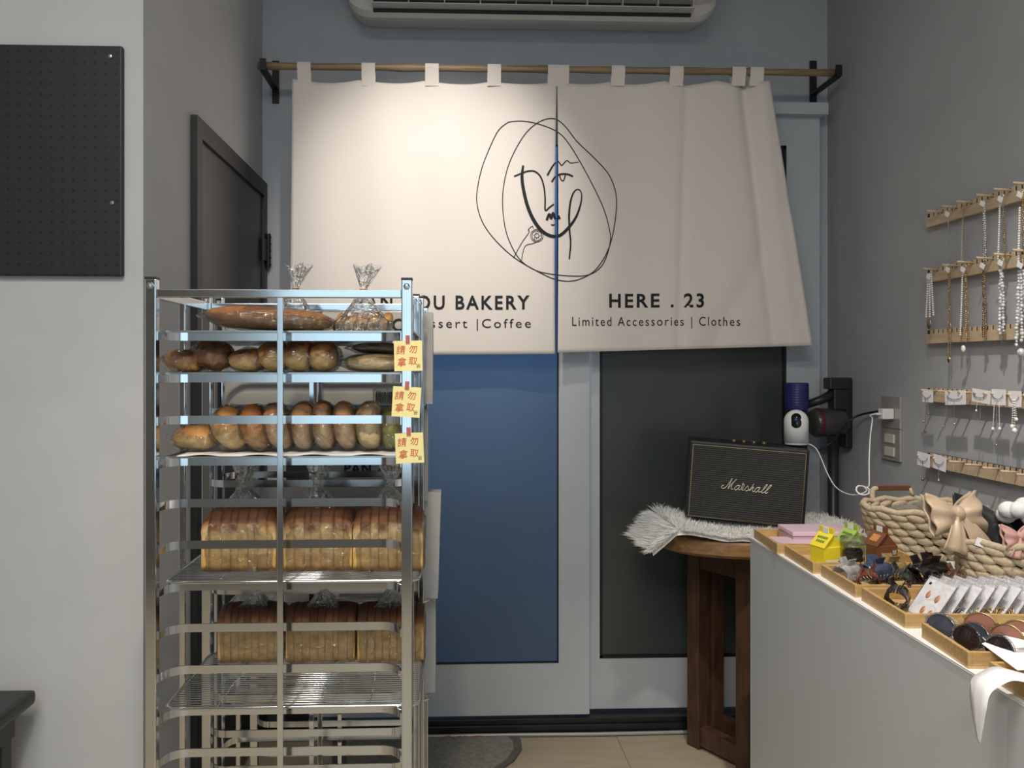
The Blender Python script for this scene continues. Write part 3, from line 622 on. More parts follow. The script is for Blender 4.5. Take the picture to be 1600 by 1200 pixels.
# --- rolls in clear bags
def make_roll(px, py0, py1, wpx, Y, zbase, dep, lean, cols, label, kind='roll', bagk=1.12, seed=0, name='bread_roll', tilt=0.0, score=False):
    w = abs(at_y(px+wpx/2, py0, Y).x-at_y(px-wpx/2, py0, Y).x)/2*(1.1 if wpx < 60 else 1); h = (py1-py0)*Y/F/2
    c = at_y(px, py1, Y); t = thing(name, label, 'bread', (c.x, Y, zbase), 'bagged rolls on the front bread rack')
    M = Matrix.Rotation(lean, 4, 'Y') @ Matrix.Rotation(tilt, 4, 'X'); zc = h
    m = MB().ball((0, 0, 0), (w, dep/2, h), 20, 14)
    def shape(v, infl, amp, fr):
        d = noise.noise(Vector(v)*fr+Vector((seed*7.1, 0, 0)))*amp
        p = Vector(v); n_ = Vector((p.x/w, p.y/(dep/2), p.z/h)); sgn = n_.copy(); q = 0.82
        s2 = Vector([math.copysign(abs(a)**q, a) for a in n_]); L_ = n_.length or 1
        p = Vector((s2.x*w, s2.y*dep/2, s2.z*h))*infl+n_/L_*d
        return p
    m.v = [tuple(M @ shape(v, 1.0, 0.009 if kind == 'rough' else 0.005, 60 if kind == 'rough' else 28)+Vector((0, 0, zc))) for v in m.v]
    zmin = min(v[2] for v in m.v); m.v = [(v[0], v[1], v[2]-zmin+0.002) for v in m.v]
    o = m.build('crumb' if False else 'bread_body', crust, t, smooth=True)
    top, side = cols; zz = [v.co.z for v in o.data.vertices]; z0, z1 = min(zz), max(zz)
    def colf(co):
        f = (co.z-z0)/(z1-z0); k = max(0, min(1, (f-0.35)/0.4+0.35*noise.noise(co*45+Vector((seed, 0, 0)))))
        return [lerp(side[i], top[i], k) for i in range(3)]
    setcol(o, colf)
    if score:
        sp = MB().tube([(-w*0.3+0.2*w*math.sin(k*0.5), -dep/2*math.cos((k-4)*0.32)*0.96, z1*0.1+(z1*0.86)*k/8) for k in range(9)], 0.0012, 5).build('score_line', mat('dark_crust', (0.06, 0.02, 0.006), 0.8, 0, 0.2), t)
    b_ = MB().ball((0, 0, 0), (w*bagk+0.003, dep/2*1.1, h*1.06+0.002), 26, 16)
    b_.v = [tuple(M @ shape(v, bagk if False else 1.0, 0.0, 1)) for v in [(a[0]/bagk, a[1]/1.1, a[2]/1.06) for a in b_.v]] if False else b_.v
    nv = []
    for v in b_.v:
        v = Vector(v); d = noise.noise(v*50+Vector((seed*3.3, 5, 0)))*0.005
        fl_ = 1.0
        p = v*(1+d/max(v.length, 0.01))
        if v.x < -w*0.9: p.x -= 0.35*abs(v.x+w*0.9)+0.004; p.z *= 0.7
        nv.append(M @ p+Vector((0, 0, zc-zmin)))
    zb = min(v.z for v in nv); b_.v = [(v.x, v.y, max(0.0006, v.z)) for v in nv]
    ob = b_.build('plastic_bag', film_l, t, smooth=True); random.seed(seed+77); pl = MB()
    for q in range(9):
        i = random.randrange(4, 12); j = random.randrange(26); pts_ = []; di, dj = random.choice(((1, 1), (0, 1), (1, 0), (-1, 1)))
        for k in range(random.randrange(3, 6)):
            ii = max(0, min(14, i+di*k)); v = Vector(b_.v[1+ii*26+(j+dj*k) % 26]); pts_.append(v+(v-Vector((0, 0, zc))).normalized()*0.0005)
        pl.tube(smooth_path(pts_, 3), random.uniform(0.0003, 0.0007), 4)
    pl.build('crease_glints', crease_glint, ob, smooth=True)['kind'] = 'stuff'  # short ridges added to give the film its glints
    return t
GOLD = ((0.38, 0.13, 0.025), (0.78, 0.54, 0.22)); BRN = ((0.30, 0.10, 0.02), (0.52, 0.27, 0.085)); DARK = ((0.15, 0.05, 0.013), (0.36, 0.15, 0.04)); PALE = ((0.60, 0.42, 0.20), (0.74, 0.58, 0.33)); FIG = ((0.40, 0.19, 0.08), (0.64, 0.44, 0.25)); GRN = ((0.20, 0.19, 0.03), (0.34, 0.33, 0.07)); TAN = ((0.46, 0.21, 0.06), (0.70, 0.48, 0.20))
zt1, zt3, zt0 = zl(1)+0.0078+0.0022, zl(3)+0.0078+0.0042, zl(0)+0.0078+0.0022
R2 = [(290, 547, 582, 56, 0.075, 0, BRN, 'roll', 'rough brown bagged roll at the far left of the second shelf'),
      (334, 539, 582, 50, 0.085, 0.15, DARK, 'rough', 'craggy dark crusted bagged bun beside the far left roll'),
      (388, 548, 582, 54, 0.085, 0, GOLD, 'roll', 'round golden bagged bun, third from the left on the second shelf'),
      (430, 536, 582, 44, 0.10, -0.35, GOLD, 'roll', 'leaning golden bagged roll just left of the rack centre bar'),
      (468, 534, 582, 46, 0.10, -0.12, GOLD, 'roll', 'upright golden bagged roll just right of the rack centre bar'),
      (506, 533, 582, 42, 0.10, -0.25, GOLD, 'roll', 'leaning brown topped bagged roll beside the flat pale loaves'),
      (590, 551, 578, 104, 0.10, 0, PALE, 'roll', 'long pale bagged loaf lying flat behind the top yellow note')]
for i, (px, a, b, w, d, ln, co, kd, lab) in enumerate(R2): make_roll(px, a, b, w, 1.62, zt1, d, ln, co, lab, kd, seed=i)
t = make_roll(594, 533, 549, 84, 1.635, zt1+0.0345, 0.09, 0.03, ((0.20, 0.15, 0.09), (0.26, 0.2, 0.12)), 'flat dull brown bagged loaf stacked on the long pale loaf', seed=9)
R4 = [(307, 672, 709, 70, 0.08, 0, TAN, 'oval tan scored bread lying at the left end of the papered tray', True),
      (362, 640, 709, 46, 0.11, -0.5, TAN, 'tan bagged roll leaning left beside the oval scored bread', False),
      (402, 638, 709, 44, 0.11, -0.45, BRN, 'brown bagged roll leaning, second of the leaning rolls', False),
      (437, 636, 709, 38, 0.11, -0.3, FIG, 'speckled leaning roll directly behind the rack centre bar', False),
      (475, 636, 709, 34, 0.10, -0.05, FIG, 'upright speckled bagged roll just right of the rack centre bar', False),
      (508, 637, 709, 33, 0.10, -0.12, FIG, 'second upright speckled bagged roll right of the rack centre bar', False),
      (541, 637, 709, 36, 0.10, -0.18, FIG, 'brown speckled bagged roll left of the pale speckled one', False),
      (578, 636, 709, 40, 0.10, -0.05, ((0.48, 0.30, 0.14), (0.60, 0.45, 0.25)), 'pale speckled bagged roll beside the green bread', False),
      (612, 645, 709, 32, 0.10, 0, GRN, 'green bagged bread behind the lowest yellow note', False)]
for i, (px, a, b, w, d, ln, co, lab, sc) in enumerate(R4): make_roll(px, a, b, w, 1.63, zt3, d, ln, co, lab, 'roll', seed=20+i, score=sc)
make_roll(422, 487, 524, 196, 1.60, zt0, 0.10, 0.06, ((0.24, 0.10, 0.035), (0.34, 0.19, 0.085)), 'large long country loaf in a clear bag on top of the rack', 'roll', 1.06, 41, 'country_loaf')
# two tied bags on top
def tied_bag(px, wpx, ybase, yneck, ytop, Y, label, pieces):
    c = at_y(px, ybase, Y); nk = at_y(px, yneck, Y); tp = at_y(px, ytop, Y)
    t = thing('tied_bread_bag', label, 'bread', (c.x, Y, zt0), 'tied bread bags on top of the rack')
    hx = wpx/2*Y/F
    for k in range(pieces):
        x = lerp(-hx*0.8, hx*0.8, k/(pieces-1)); m = MB().ball((0, 0, 0), (hx/pieces*1.15, 0.035, 0.022), 14, 10)
        m.v = [(v[0]+x+0.25*v[2], v[1], v[2]*(1-0.5*abs(v[1])/0.035)+0.022) for v in m.v]
        o = m.build('bread_piece', crust, t, smooth=True); setcol(o, lambda co: bread_col(co.z/0.044, RAMP_ROLL))
    bag(t, (0, 0), hx, 0.05, 0.0005, 0.022, nk.z-zt0, tp.z-zt0, (nk.x-c.x, 0), film2, flare=0.017)
tied_bag(568, 88, 520, 452, 418, 1.63, 'tied clear bag of small crusty rolls on the top shelf at right', 5)
tied_bag(462, 80, 520, 450, 416, 1.72, 'tied clear bag behind the large country loaf on the top shelf', 4)
# --- paper bags on the rear rack
kraft = mat('pale_grey_paper', (0.42, 0.42, 0.41), 0.8, 0, 0.06, 30, 0.05)
def paper_bag(px0, px1, Y, zb, zt_, dep, label, text=None, ty=None, lean=0.0, tsize=0.03):
    x0, x1 = at_y(px0, 600, Y).x, at_y(px1, 600, Y).x; h = zt_-zb; w = x1-x0
    t = thing('paper_bag', label, 'paper bag', ((x0+x1)/2, Y+dep/2, zb), 'paper bags on the rear rack'); t.rotation_euler = (0, lean, 0)
    m = MB(); rows = [(0, 1, 0), (0.12, 1, 0), (0.6, 0.8, 0.012), (1.0, 0.35, 0.022)]; vs = []
    for (f, dk, gs) in rows:
        d = dep/2*dk
        vs += [(-w/2, -d, f*h), (w/2, -d, f*h), (w/2-gs, 0, f*h), (w/2, d, f*h), (-w/2, d, f*h), (-w/2+gs, 0, f*h)]
    fs = [(5, 4, 3, 2, 1, 0)]
    for i in range(3):
        for j in range(6): fs.append((i*6+j, i*6+(j+1) % 6, (i+1)*6+(j+1) % 6, (i+1)*6+j))
    o = m.add(vs, fs).build('bag_body', kraft, t); o.modifiers.new('thickness', 'SOLIDIFY').thickness = 0.0012
    if text:
        me = text_mesh(text, tsize, 0.001, 0, 'CENTER', 1.1)
        for v in me.vertices:
            zz = v.co.y+ty-zb; f = zz/h; dk = 1 if f < 0.12 else (lerp(1, 0.8, (f-0.12)/0.48) if f < 0.6 else lerp(0.8, 0.35, (f-0.6)/0.4)); v.co = (v.co.x, -dep/2*dk-0.002, zz)
        me.materials.append(ink); l = bpy.data.objects.new('lettering', me); C.objects.link(l); l.parent = t
def zr2(i): return zl(i)+0.0078+0.0017
paper_bag(348, 484, 1.965, zr2(2), 1.634, 0.10, 'pale paper bag on the rear rack behind the long country loaf')
paper_bag(500, 676, 1.965, zr2(2), 1.634, 0.10, 'pale paper bag poking out right of the rear rack, level with the top note', 'PAN ZOU', 1.60, 0, 0.045)
paper_bag(505, 668, 1.965, zr2(5), 1.39, 0.10, 'paper bag lettered PANZOU on the rear rack behind the loaf bag ties', 'PAN ZOU', 1.248, 0, 0.033)
paper_bag(530, 684, 1.955, zl(8)+0.014, 1.19, 0.12, 'white paper bag slumped out of the rear rack, beside the upper loaves', None, None, 0.03)
paper_bag(530, 680, 1.965, zl(11)+0.014, 0.92, 0.11, 'low pale paper bag on the rear rack beside the lower loaves')
cc = at_y(607, 632, 1.915); ck = thing('cake_box', 'dark ribbed cake in a clear clamshell behind the middle yellow note', 'cake', (cc.x, 1.925, zr2(2)))
m = MB()
for k in range(12): m.lathe([(0.014, -0.0015), (0.016, 0), (0.014, 0.0015)], (-0.028+k*0.005, -0.01, 0.018), 14, Matrix.Rotation(PI/2, 4, 'Y'))
m.build('ribbed_cake', mat('dark_chocolate', (0.02, 0.013, 0.011), 0.4, 0, 0.2), ck, smooth=True)
MB().bbox((-0.036, -0.03, 0), (0.036, 0.012, 0.04)).build('clear_lid', film2, ck, bevel=0.005)
# --- yellow notes
note_m = mat('yellow_note_paper', (0.80, 0.70, 0.33), 0.8, 0, 0.04); red = mat('red_marker', (0.60, 0.09, 0.04), 0.8, 0, 0.1); tape_m = mat('red_tape', (0.45, 0.10, 0.09), 0.5, 0, 0.1)
for k, (px, py, rot, lab) in enumerate(((638, 556, 0.02, 'yellow note with red writing, topmost of three on the rack post'), (635, 628, -0.06, 'yellow note with red writing, middle of three on the rack post'), (640, 700, 0.04, 'yellow note with red writing, lowest of three on the rack post'))):
    Yn = RY0-0.0135; c = at_y(px, py, Yn); w, h = 0.0522, 0.056
    t = thing('sticky_note', lab, 'note', c, 'yellow notes on the rack post'); t.rotation_euler = (0, -rot, 0)
    def fn(u, v): x = (u-0.5)*w; return (x, 0.0045*(abs(u-0.5)*2)**2*(-1 if k != 1 else -0.6)+0.002, (0.5-v)*h)
    o = MB().grid(fn, 12, 6).build('paper', note_m, t); o.modifiers.new('thickness', 'SOLIDIFY').thickness = 0.0003
    for (ch, x, z, s_, mm) in (('請', -0.0135, 0.0115, 0.0175, red), ('勿', 0.009, 0.0125, 0.0165, red), ('拿', -0.012, -0.011, 0.0175, red), ('取', 0.0085, -0.010, 0.0165, red), ('云', 0.0185, -0.019, 0.008, ink)):
        me = text_mesh(ch, s_); xs = [v.co.x for v in me.vertices]; ys = [v.co.y for v in me.vertices]; ox, oy = (min(xs)+max(xs))/2, (min(ys)+max(ys))/2
        for v in me.vertices:
            X = v.co.x-ox+x+0.1*(v.co.y-oy); Z = v.co.y-oy+z; u = X/w; v.co = (X, 0.0045*(abs(u)*2)**2*(-1 if k != 1 else -0.6)+0.002-0.0008, Z)
        me.materials.append(mm); l = bpy.data.objects.new('handwriting', me); C.objects.link(l); l.parent = t
    MB().bbox((-0.0045, -0.0006, h/2-0.004), (0.003, 0.0036, h/2+0.010)).build('tape', tape_m, t)
# ------------------------------------------------------------------ doormat
matm = mat('grey_mat_pile', (0.27, 0.26, 0.23), 0.95, 0, 0.25, 60, 0.6); mate = mat('dark_mat_border', (0.13, 0.125, 0.115), 0.95, 0, 0.2, 90, 0.5)
mp = [at_z(x, y, 0) for x, y in ((520, 1150), (640, 1150), (720, 1148), (800, 1148), (813, 1158), (815, 1172), (803, 1190), (780, 1206), (740, 1225), (690, 1240), (600, 1250), (520, 1250))]
mc = sum((p for p in mp), Vector())/len(mp)
dm = thing('doormat', 'grey rounded doormat with darker border on the floor behind the rack', 'doormat', (mc.x, mc.y, 0))
at_parent(MB().prism([(p.x, p.y) for p in mp], 2, 0.0005, 0.008).build('border', mate, bevel=0.002), dm)
ip = [mc+(p-mc)*0.88 for p in mp]
at_parent(MB().prism([(p.x, p.y) for p in ip], 2, 0.008, 0.011).build('pile', matm, bevel=0.001), dm)
sw = [at_z(x, y, 0.0118) for x, y in ((672, 1152), (690, 1155), (700, 1150), (712, 1155), (722, 1149), (732, 1153), (745, 1150), (755, 1151))]
at_parent(MB().tube(smooth_path(sw), 0.0025, 5).build('printed_script', mat('faded_red_print', (0.30, 0.13, 0.10), 0.9, 0, 0.2)), dm)
# ------------------------------------------------------------------ round table, fur rug, speaker
TX, TY, TZ = 1.215, 2.985, 0.878
slab = mat('slab_wood', (0.30, 0.16, 0.065), 0.45, 0, 0.4, 7, 0.1, stretch=(1, 8, 8)); dkw = mat('dark_walnut', (0.085, 0.040, 0.02), 0.5, 0, 0.4, 8, 0.1, stretch=(6, 6, 1))
rt = thing('slab_table', 'round wooden slab table with dark beam legs beside the counter', 'table', (TX, TY, 0))
prof2 = []
def slab_r(a): return (0.45*(1+0.02*math.sin(3*a+1)), 0.24*(1+0.02*math.sin(4*a)))
vs = []; fs = []; N = 64; lev = [(0.95, 0), (1.0, 0.012), (1.005, 0.035), (1.0, 0.052), (0.985, 0.06)]
for s_, dz in lev:
    for j in range(N): a = 2*PI*j/N; rx, ry = slab_r(a); vs.append((rx*s_*math.cos(a), ry*s_*math.sin(a), TZ-0.06+dz))
for i in range(len(lev)-1):
    for j in range(N): fs.append((i*N+j, i*N+(j+1) % N, (i+1)*N+(j+1) % N, (i+1)*N+j))
fs += [tuple(range(N-1, -1, -1)), tuple(range((len(lev)-1)*N, len(lev)*N))]
MB().add(vs, fs).build('slab_top', slab, rt, smooth=False)
A = Vector((0.945+0.03, 3.13, 0)); u1 = Vector((0.52, -0.855, 0)); u2 = Vector((0.855, 0.52, 0)); Ls, Ls2 = 0.235, 0.22
Rz = Matrix.Rotation(math.atan2(u1.y, u1.x), 4, 'Z'); cs = [A, A+u1*Ls, A+u1*Ls+u2*Ls2*0.9, A+u2*Ls2*0.4]
off = Vector((TX, TY, 0))
for c in cs: MB().box(c-off+Vector((0, 0, (TZ-0.06)/2)), (0.06, 0.06, TZ-0.06), Rz).build('leg', dkw, rt, bevel=0.003)
for (a, b) in ((cs[0], cs[1]), (cs[2], cs[3])):
    for z, hh in ((TZ-0.06-0.055, 0.11), (0.05, 0.07)): MB().box((a+b)/2-off+Vector((0, 0, z)), (Ls, 0.045, hh), Rz).build('stretcher', dkw, rt, bevel=0.002)
# fur rug
furm = mat('white_fur', (0.93, 0.92, 0.89), 0.8, 0, 0.04, 30, sheen=0.4)
rug = thing('fur_rug', 'white shaggy fur rug draped on the round table under the speaker', 'rug', (TX-0.02, TY, TZ))
def rugz(x, y):     # hangs over the left rim of the slab
    rx, ry = 0.45, 0.24; e = (x/rx)**2+(y/ry)**2; base = 0.016+0.006*noise.noise(Vector((x*12, y*12, 0)))
    base += 0.022*math.exp(-((x+0.36)/0.09)**2)
    if x < -0.40: base -= 0.85*(-0.40-x)
    return base
def rugfn(u, v):
    x = lerp(-0.475, 0.29, u); hw = 0.19*(1-0.35*abs((x+0.05)/0.45)**3); y = lerp(-hw, hw, v)-0.02; return (x, y, rugz(x, y)-0.014*(1 if v in (0, 1) else 0))
def rugb(u, v): p = rugfn(u, v); return (p[0], p[1], max(p[2]-0.014, 0.001) if p[0] > -0.42 else p[2]-0.014)
MB().grid(rugfn, 40, 16).build('pelt', furm, rug, smooth=True)
random.seed(3); m = MB()
for k in range(26000):
    u, v = random.random(), random.random(); p = Vector(rugfn(u, v)); ed = 1.0
    out = Vector((p.x*0.5, p.y*1.0, 0)); d = Vector((random.gauss(0, 0.5), random.gauss(0, 0.5), 0.9))
    if u < 0.12: d += Vector((-1.6, 0, -0.3))
    if v < 0.12: d += Vector((0, -1.3, -0.5))
    if v > 0.88: d += Vector((0, 0.8, -0.15))
    d.normalize(); L = random.uniform(0.022, 0.045)*(1.5 if u < 0.15 else 1); s_ = d.cross(Vector((random.random()-0.5, random.random()-0.5, 0.1))).normalized()*0.0011
    q = p+d*L*0.6+Vector((0, 0, -0.001)); e = p+d*L+Vector((random.gauss(0, 0.004), random.gauss(0, 0.004), -0.006))
    if e.z < 0.002 and abs(p.x) < 0.40: e.z = 0.002
    m.add([p-s_, p+s_, q+s_*0.8, q-s_*0.8, e], [(0, 1, 2, 3), (3, 2, 4)])
o = m.build('fur', furm, rug); o['kind'] = 'stuff'
# speaker
spk_m = mat('black_vinyl', (0.012, 0.012, 0.014), 0.5, 0, 0.2, 120, 0.2); gold = mat('brass_trim', (0.40, 0.30, 0.14), 0.35, 0.9, 0.1); gril = mat('woven_grille', (0.030, 0.028, 0.027), 0.8, 0, 0.3, 60); silv = mat('script_gold_white', (0.62, 0.58, 0.47), 0.4, 0.4, 0.05)
SY = 2.86; tl, tr_ = at_y(1077, 690, SY), at_y(1267, 702, SY); bl = at_y(1077, 814, SY); SW = (tr_-tl).length*0.93; SH = tl.z-bl.z; SD = 0.17
ctr = at_y(1176, 757, SY); roll = math.atan2(tl.z-tr_.z, tr_.x-tl.x)
sp = thing('speaker', 'black amplifier-style speaker with script logo on the fur rug', 'speaker', (ctr.x, SY+SD/2, ctr.z)); sp.rotation_euler = (0, roll, -0.26)
MB().box((0, 0, 0), (SW, SD, SH)).build('cabinet', spk_m, sp, bevel=0.008)
gw, gh = SW-0.026, SH-0.024
MB().box((0, -SD/2-0.001, -0.002), (gw, 0.004, gh)).build('grille', gril, sp)
m = MB()
for k in range(34): z = lerp(-gh/2+0.004, gh/2-0.006, k/33); m.box((0, -SD/2-0.0035, z-0.002), (gw-0.004, 0.0025, 0.0036))
m.build('grille_cord', mat('grille_cord_dark', (0.055, 0.052, 0.048), 0.7, 0, 0.3, 80), sp)
m = MB()
for (x, z, w, h) in ((0, gh/2, gw, 0.0022), (0, -gh/2, gw, 0.0022), (-gw/2, 0, 0.0022, gh), (gw/2, 0, 0.0022, gh)): m.box((x, -SD/2-0.004, z-0.002), (w, 0.004, h))
m.build('brass_piping', gold, sp)
def script(pts): return [((x-800)/16*SY/F*1.02, -SD/2-0.0075, -((y-345)/16-0.066*(x-800)/16)*SY/F-0.004) for x, y in pts]
strokes = [[(260,350),(215,370),(210,410),(250,432),(310,400),(380,290),(450,165)], [(450,165),(410,290),(365,440),(440,320),(560,180),(470,300),(440,400),(450,445),(500,435)],
 [(640,350),(590,345),(530,400),(530,455),(580,445),(650,345),(610,430),(640,455),(680,420)], [(680,440),(705,300),(722,290),(722,318),(745,330),(720,400),(700,455),(725,468),(755,450)], [(755,450),(825,350),(838,372),(850,425),(835,465),(795,476),(775,458)], [(845,460),(900,420),(970,285),(930,380),(875,480),(940,390),(970,385),(945,450),(960,490),(1000,470)],
 [(1120,385),(1070,380),(1010,430),(1005,490),(1050,490),(1125,385),(1085,470),(1105,495),(1150,480)], [(1150,480),(1230,400),(1290,310),(1250,320),(1190,430),(1160,500),(1195,510),(1240,480)], [(1240,480),(1310,420),(1385,320),(1345,325),(1280,430),(1240,505),(1280,515),(1315,485)]]
lg = MB()
for st in strokes: lg.tube(smooth_path(script(st), 5), 0.0016, 6)
lg.build('script_logo', silv, sp)
for k in range(4): MB().lathe([(0.009, 0), (0.009, 0.006), (0.007, 0.008), (0.0005, 0.008)], (-0.045+0.036*k, 0.02, SH/2), 14).build('control_knob', gold, sp)
for sx in (-1, 1): MB().box((sx*(SW/2-0.05), 0, -SH/2-0.004), (0.05, 0.12, 0.010)).build('foot', spk_m, sp)
# security camera
cp = at_y(1244, 694, SY+0.06); white = mat('white_gloss_plastic', (0.80, 0.80, 0.80), 0.3, 0, 0.02)
sc = thing('security_camera', 'white dome security camera standing on the black speaker', 'camera', (cp.x, SY+0.06, cp.z)); H_ = at_y(1244, 640, SY+0.06).z-cp.z; R_ = 18.5*2.92/F; sc.rotation_euler.z = -0.4
MB().lathe([(R_*0.94, 0), (R_*0.96, 0.008)], (0, 0, 0), 32).build('base', mat('pale_grey_plastic', (0.55, 0.56, 0.58), 0.4, 0, 0.02), sc)
pr = [(R_, 0.0085)]+[(R_*1.0, H_*0.66)]+[(R_*math.cos(a), H_*0.66+H_*0.34*math.sin(a)) for a in [k/8*PI/2 for k in range(1, 8)]]+[(0.0005, H_)]
MB().lathe(pr, (0, 0, 0), 32).build('housing', white, sc, smooth=True)
vs = []; 
lens_b = mat('camera_black_gloss', (0.004, 0.004, 0.006), 0.08, 0, 0.1)
pill = []
for k in range(24):
    a = 2*PI*k/24; pill.append((0.0175*math.cos(a), 0.016*math.sin(a)+(0.011 if math.sin(a) > 0 else -0.011)))
m = MB(); n = 24; zc_ = H_*0.70
def surf(x, z):
    r = R_ if z < H_*0.66 else R_*math.sqrt(max(0, 1-((z-H_*0.66)/(H_*0.34))**2)); return -math.sqrt(max(0, r*r-x*x))
vs = [(x, surf(x, zc_+z)-0.0015, zc_+z) for x, z in pill]+[(x*0.5, surf(x*0.5, zc_+z*0.5)-0.002, zc_+z*0.5) for x, z in pill]+[(0, surf(0, zc_)-0.002, zc_)]
m.add(vs, [(k, (k+1) % n, n+(k+1) % n, n+k) for k in range(n)]+[(n+k, n+(k+1) % n, 2*n) for k in range(n)]).build('face_window', lens_b, sc, smooth=True)
MB().ball((-0.001, surf(0, zc_)-0.001, zc_+0.003), (0.008, 0.004, 0.008), 16, 10).build('lens', mat('blue_lens', (0.01, 0.02, 0.12), 0.05, 0, 0.1, coat=1.0), sc, smooth=True)
# ------------------------------------------------------------------ sockets, adapter, cords
XW = XR-0.001
plm = mat('champagne_wall_plate', (0.47, 0.45, 0.41), 0.35, 0.4, 0.03)
def plate(name, a, b, lab, cat):
    p, q = at_x(a[0], a[1], XR), at_x(b[0], b[1], XR); t = thing(name, lab, cat, (XR, (p.y+q.y)/2, (p.z+q.z)/2)); w, h = abs(p.y-q.y), 0.115
    MB().box((-0.005, 0, 0), (0.009, w, h)).build('cover_plate', plm, t, bevel=0.002); return t, w, h
t, w, h = plate('wall_socket', (1381, 634), (1410, 664), 'metal wall socket plate with the white charger plugged in', 'socket')
t2, w2, h2 = plate('light_switch', (1381, 668), (1410, 722), 'metal double switch plate below the plugged-in charger', 'switch')
dz = t.location.z-t2.location.z
if dz < 0.117: t.location.z = t2.location.z+0.117
for k in (0.022, -0.026):
    MB().box((-0.011, 0.004, k), (0.005, w2*0.5, 0.032)).build('rocker', mat('ivory_switch', (0.6, 0.58, 0.52), 0.4, 0, 0.02), t2, bevel=0.001)
pa = Vector((XR-0.0095, t.location.y-0.01, t.location.z-0.005))
ad = thing('charger', 'small white cube charger plugged into the wall socket', 'charger', pa); MB().box((-0.022, 0, 0), (0.042, 0.034, 0.038)).build('charger_body', white, ad, bevel=0.004)
MB().box((-0.052, 0.0, 0.0), (0.018, 0.013, 0.007)).build('usb_plug', white, ad, bevel=0.001)
wcord = mat('white_cord', (0.78, 0.78, 0.78), 0.45, 0, 0.02)
e0 = Vector((cp.x+R_*0.9, SY+0.07, cp.z+0.004)); usb = pa+Vector((-0.061, 0, 0))
CZ = 0.955
pts = [e0, at_y(1281, 712, 2.85), at_y(1300, 757, 2.80), at_y(1322, 772, 2.62), at_z(1338, 772, 1.09)]
pts = [e0, at_y(1276, 702, 2.90), at_y(1292, 738, 2.86), at_y(1305, 760, 2.80), at_y(1322, 771, 2.72), at_y(1340, 773, 2.66)]
cpos = at_y(1346, 767, 2.64)
for k in range(14): a = k*PI/3; pts.append(cpos+Vector((0.018*math.cos(a)+0.002*k/3, 0.012*math.sin(a*0.9), 0.014*math.sin(a)+0.001*(k % 3))))
pts += [at_y(1358, 757, 2.66), at_y(1358, 720, 2.70), at_y(1360, 680, 2.74), at_y(1363, 655, 2.77), usb+Vector((-0.02, 0, -0.006)), usb]
tag(MB().tube(smooth_path(pts, 5), 0.0022, 6).build('charging_cord', wcord, smooth=True), 'thin white cord looping from the security camera to the charger', 'cord')
# ------------------------------------------------------------------ cordless vacuum on its dock
vd = mat('charcoal_plastic', (0.022, 0.022, 0.025), 0.4, 0, 0.1); vb = mat('blue_filter_cap', (0.03, 0.035, 0.16), 0.4, 0, 0.1); vr = mat('dark_red_ring', (0.10, 0.015, 0.02), 0.4, 0, 0.1); vg = mat('smoky_bin', (0.06, 0.055, 0.055), 0.25, 0, 0.1)
VY = 3.16
def vz(py): return at_y(1300, py, VY).z
def vx(px): return at_y(px, 650, VY).x
vac = thing('vacuum_cleaner', 'dark cordless vacuum with blue cap hanging in the corner behind the speaker', 'vacuum cleaner', (vx(1290), VY, vz(700)))
def vp(mb, name, m, **k): return at_parent(mb.build(name, m, **k), vac)
vp(MB().lathe([(0.043, vz(640)), (0.045, vz(634)), (0.045, vz(600)), (0.042, vz(598))], (vx(1245), VY, 0), 24), 'filter_cap', vb, smooth=False)
m = MB()
for k in range(6): m.lathe([(0.0455, vz(608+k*4)), (0.0462, vz(609+k*4)), (0.0455, vz(610+k*4))], (vx(1245), VY, 0), 24)
vp(m, 'filter_ribs', vb)
vp(MB().lathe([(0.030, vz(720)), (0.040, vz(710)), (0.040, vz(641))], (vx(1245), VY, 0), 24), 'cyclone_body', vd)
Mx = Matrix.Rotation(PI/2, 4, 'Y')
vp(MB().lathe([(0.046, 0), (0.056, 0.01), (0.058, 0.05), (0.055, 0.12), (0.040, 0.14)], (vx(1268), VY, vz(660)), 24, Mx), 'dust_bin', vg, smooth=True)
vp(MB().lathe([(0.0585, 0.016), (0.0595, 0.02), (0.0595, 0.028), (0.0585, 0.032)], (vx(1268), VY, vz(660)), 24, Mx), 'bin_ring', vr)
vp(MB().tube([(vx(1262), VY, vz(632)), (vx(1285), VY, vz(624)), (vx(1308), VY, vz(612))], [0.016, 0.018, 0.022], 10), 'handle', vd, smooth=True)
vp(MB().tube([(vx(1272), VY-0.005, vz(640)), (vx(1272), VY-0.005, vz(648))], 0.006, 8), 'trigger', vd)
vp(MB().bbox((vx(1291), VY-0.03, vz(608)), (vx(1326), VY+0.03, vz(590))).bbox((vx(1298), VY-0.028, vz(640)), (vx(1322), VY+0.028, vz(608))), 'battery_block', vd, bevel=0.006)
vp(MB().bbox((vx(1318), VY-0.02, vz(700)), (XR-0.002, VY+0.05, vz(595))), 'wall_dock', blk, bevel=0.005)
vp(MB().tube([(vx(1302), VY, vz(690)), (vx(1302), VY, 0.14)], 0.021, 14), 'wand', vd, smooth=True)
vp(MB().bbox((vx(1268), VY-0.08, 0.07), (XR-0.02, VY+0.04, 0.14)), 'floor_head', vd, bevel=0.02)
bc = [at_y(1278, 705, 3.1), at_y(1300, 690, 3.1), at_y(1325, 660, 3.05), at_x(1345, 648, XR-0.03), t.location+Vector((-0.02, 0.02, 0.006)), t.location+Vector((-0.011, 0.012, 0.006))]
tag(MB().tube(smooth_path(bc, 6), 0.004, 7).build('power_cord', blk, smooth=True), 'black power cord arching from the vacuum to the wall socket', 'cord')
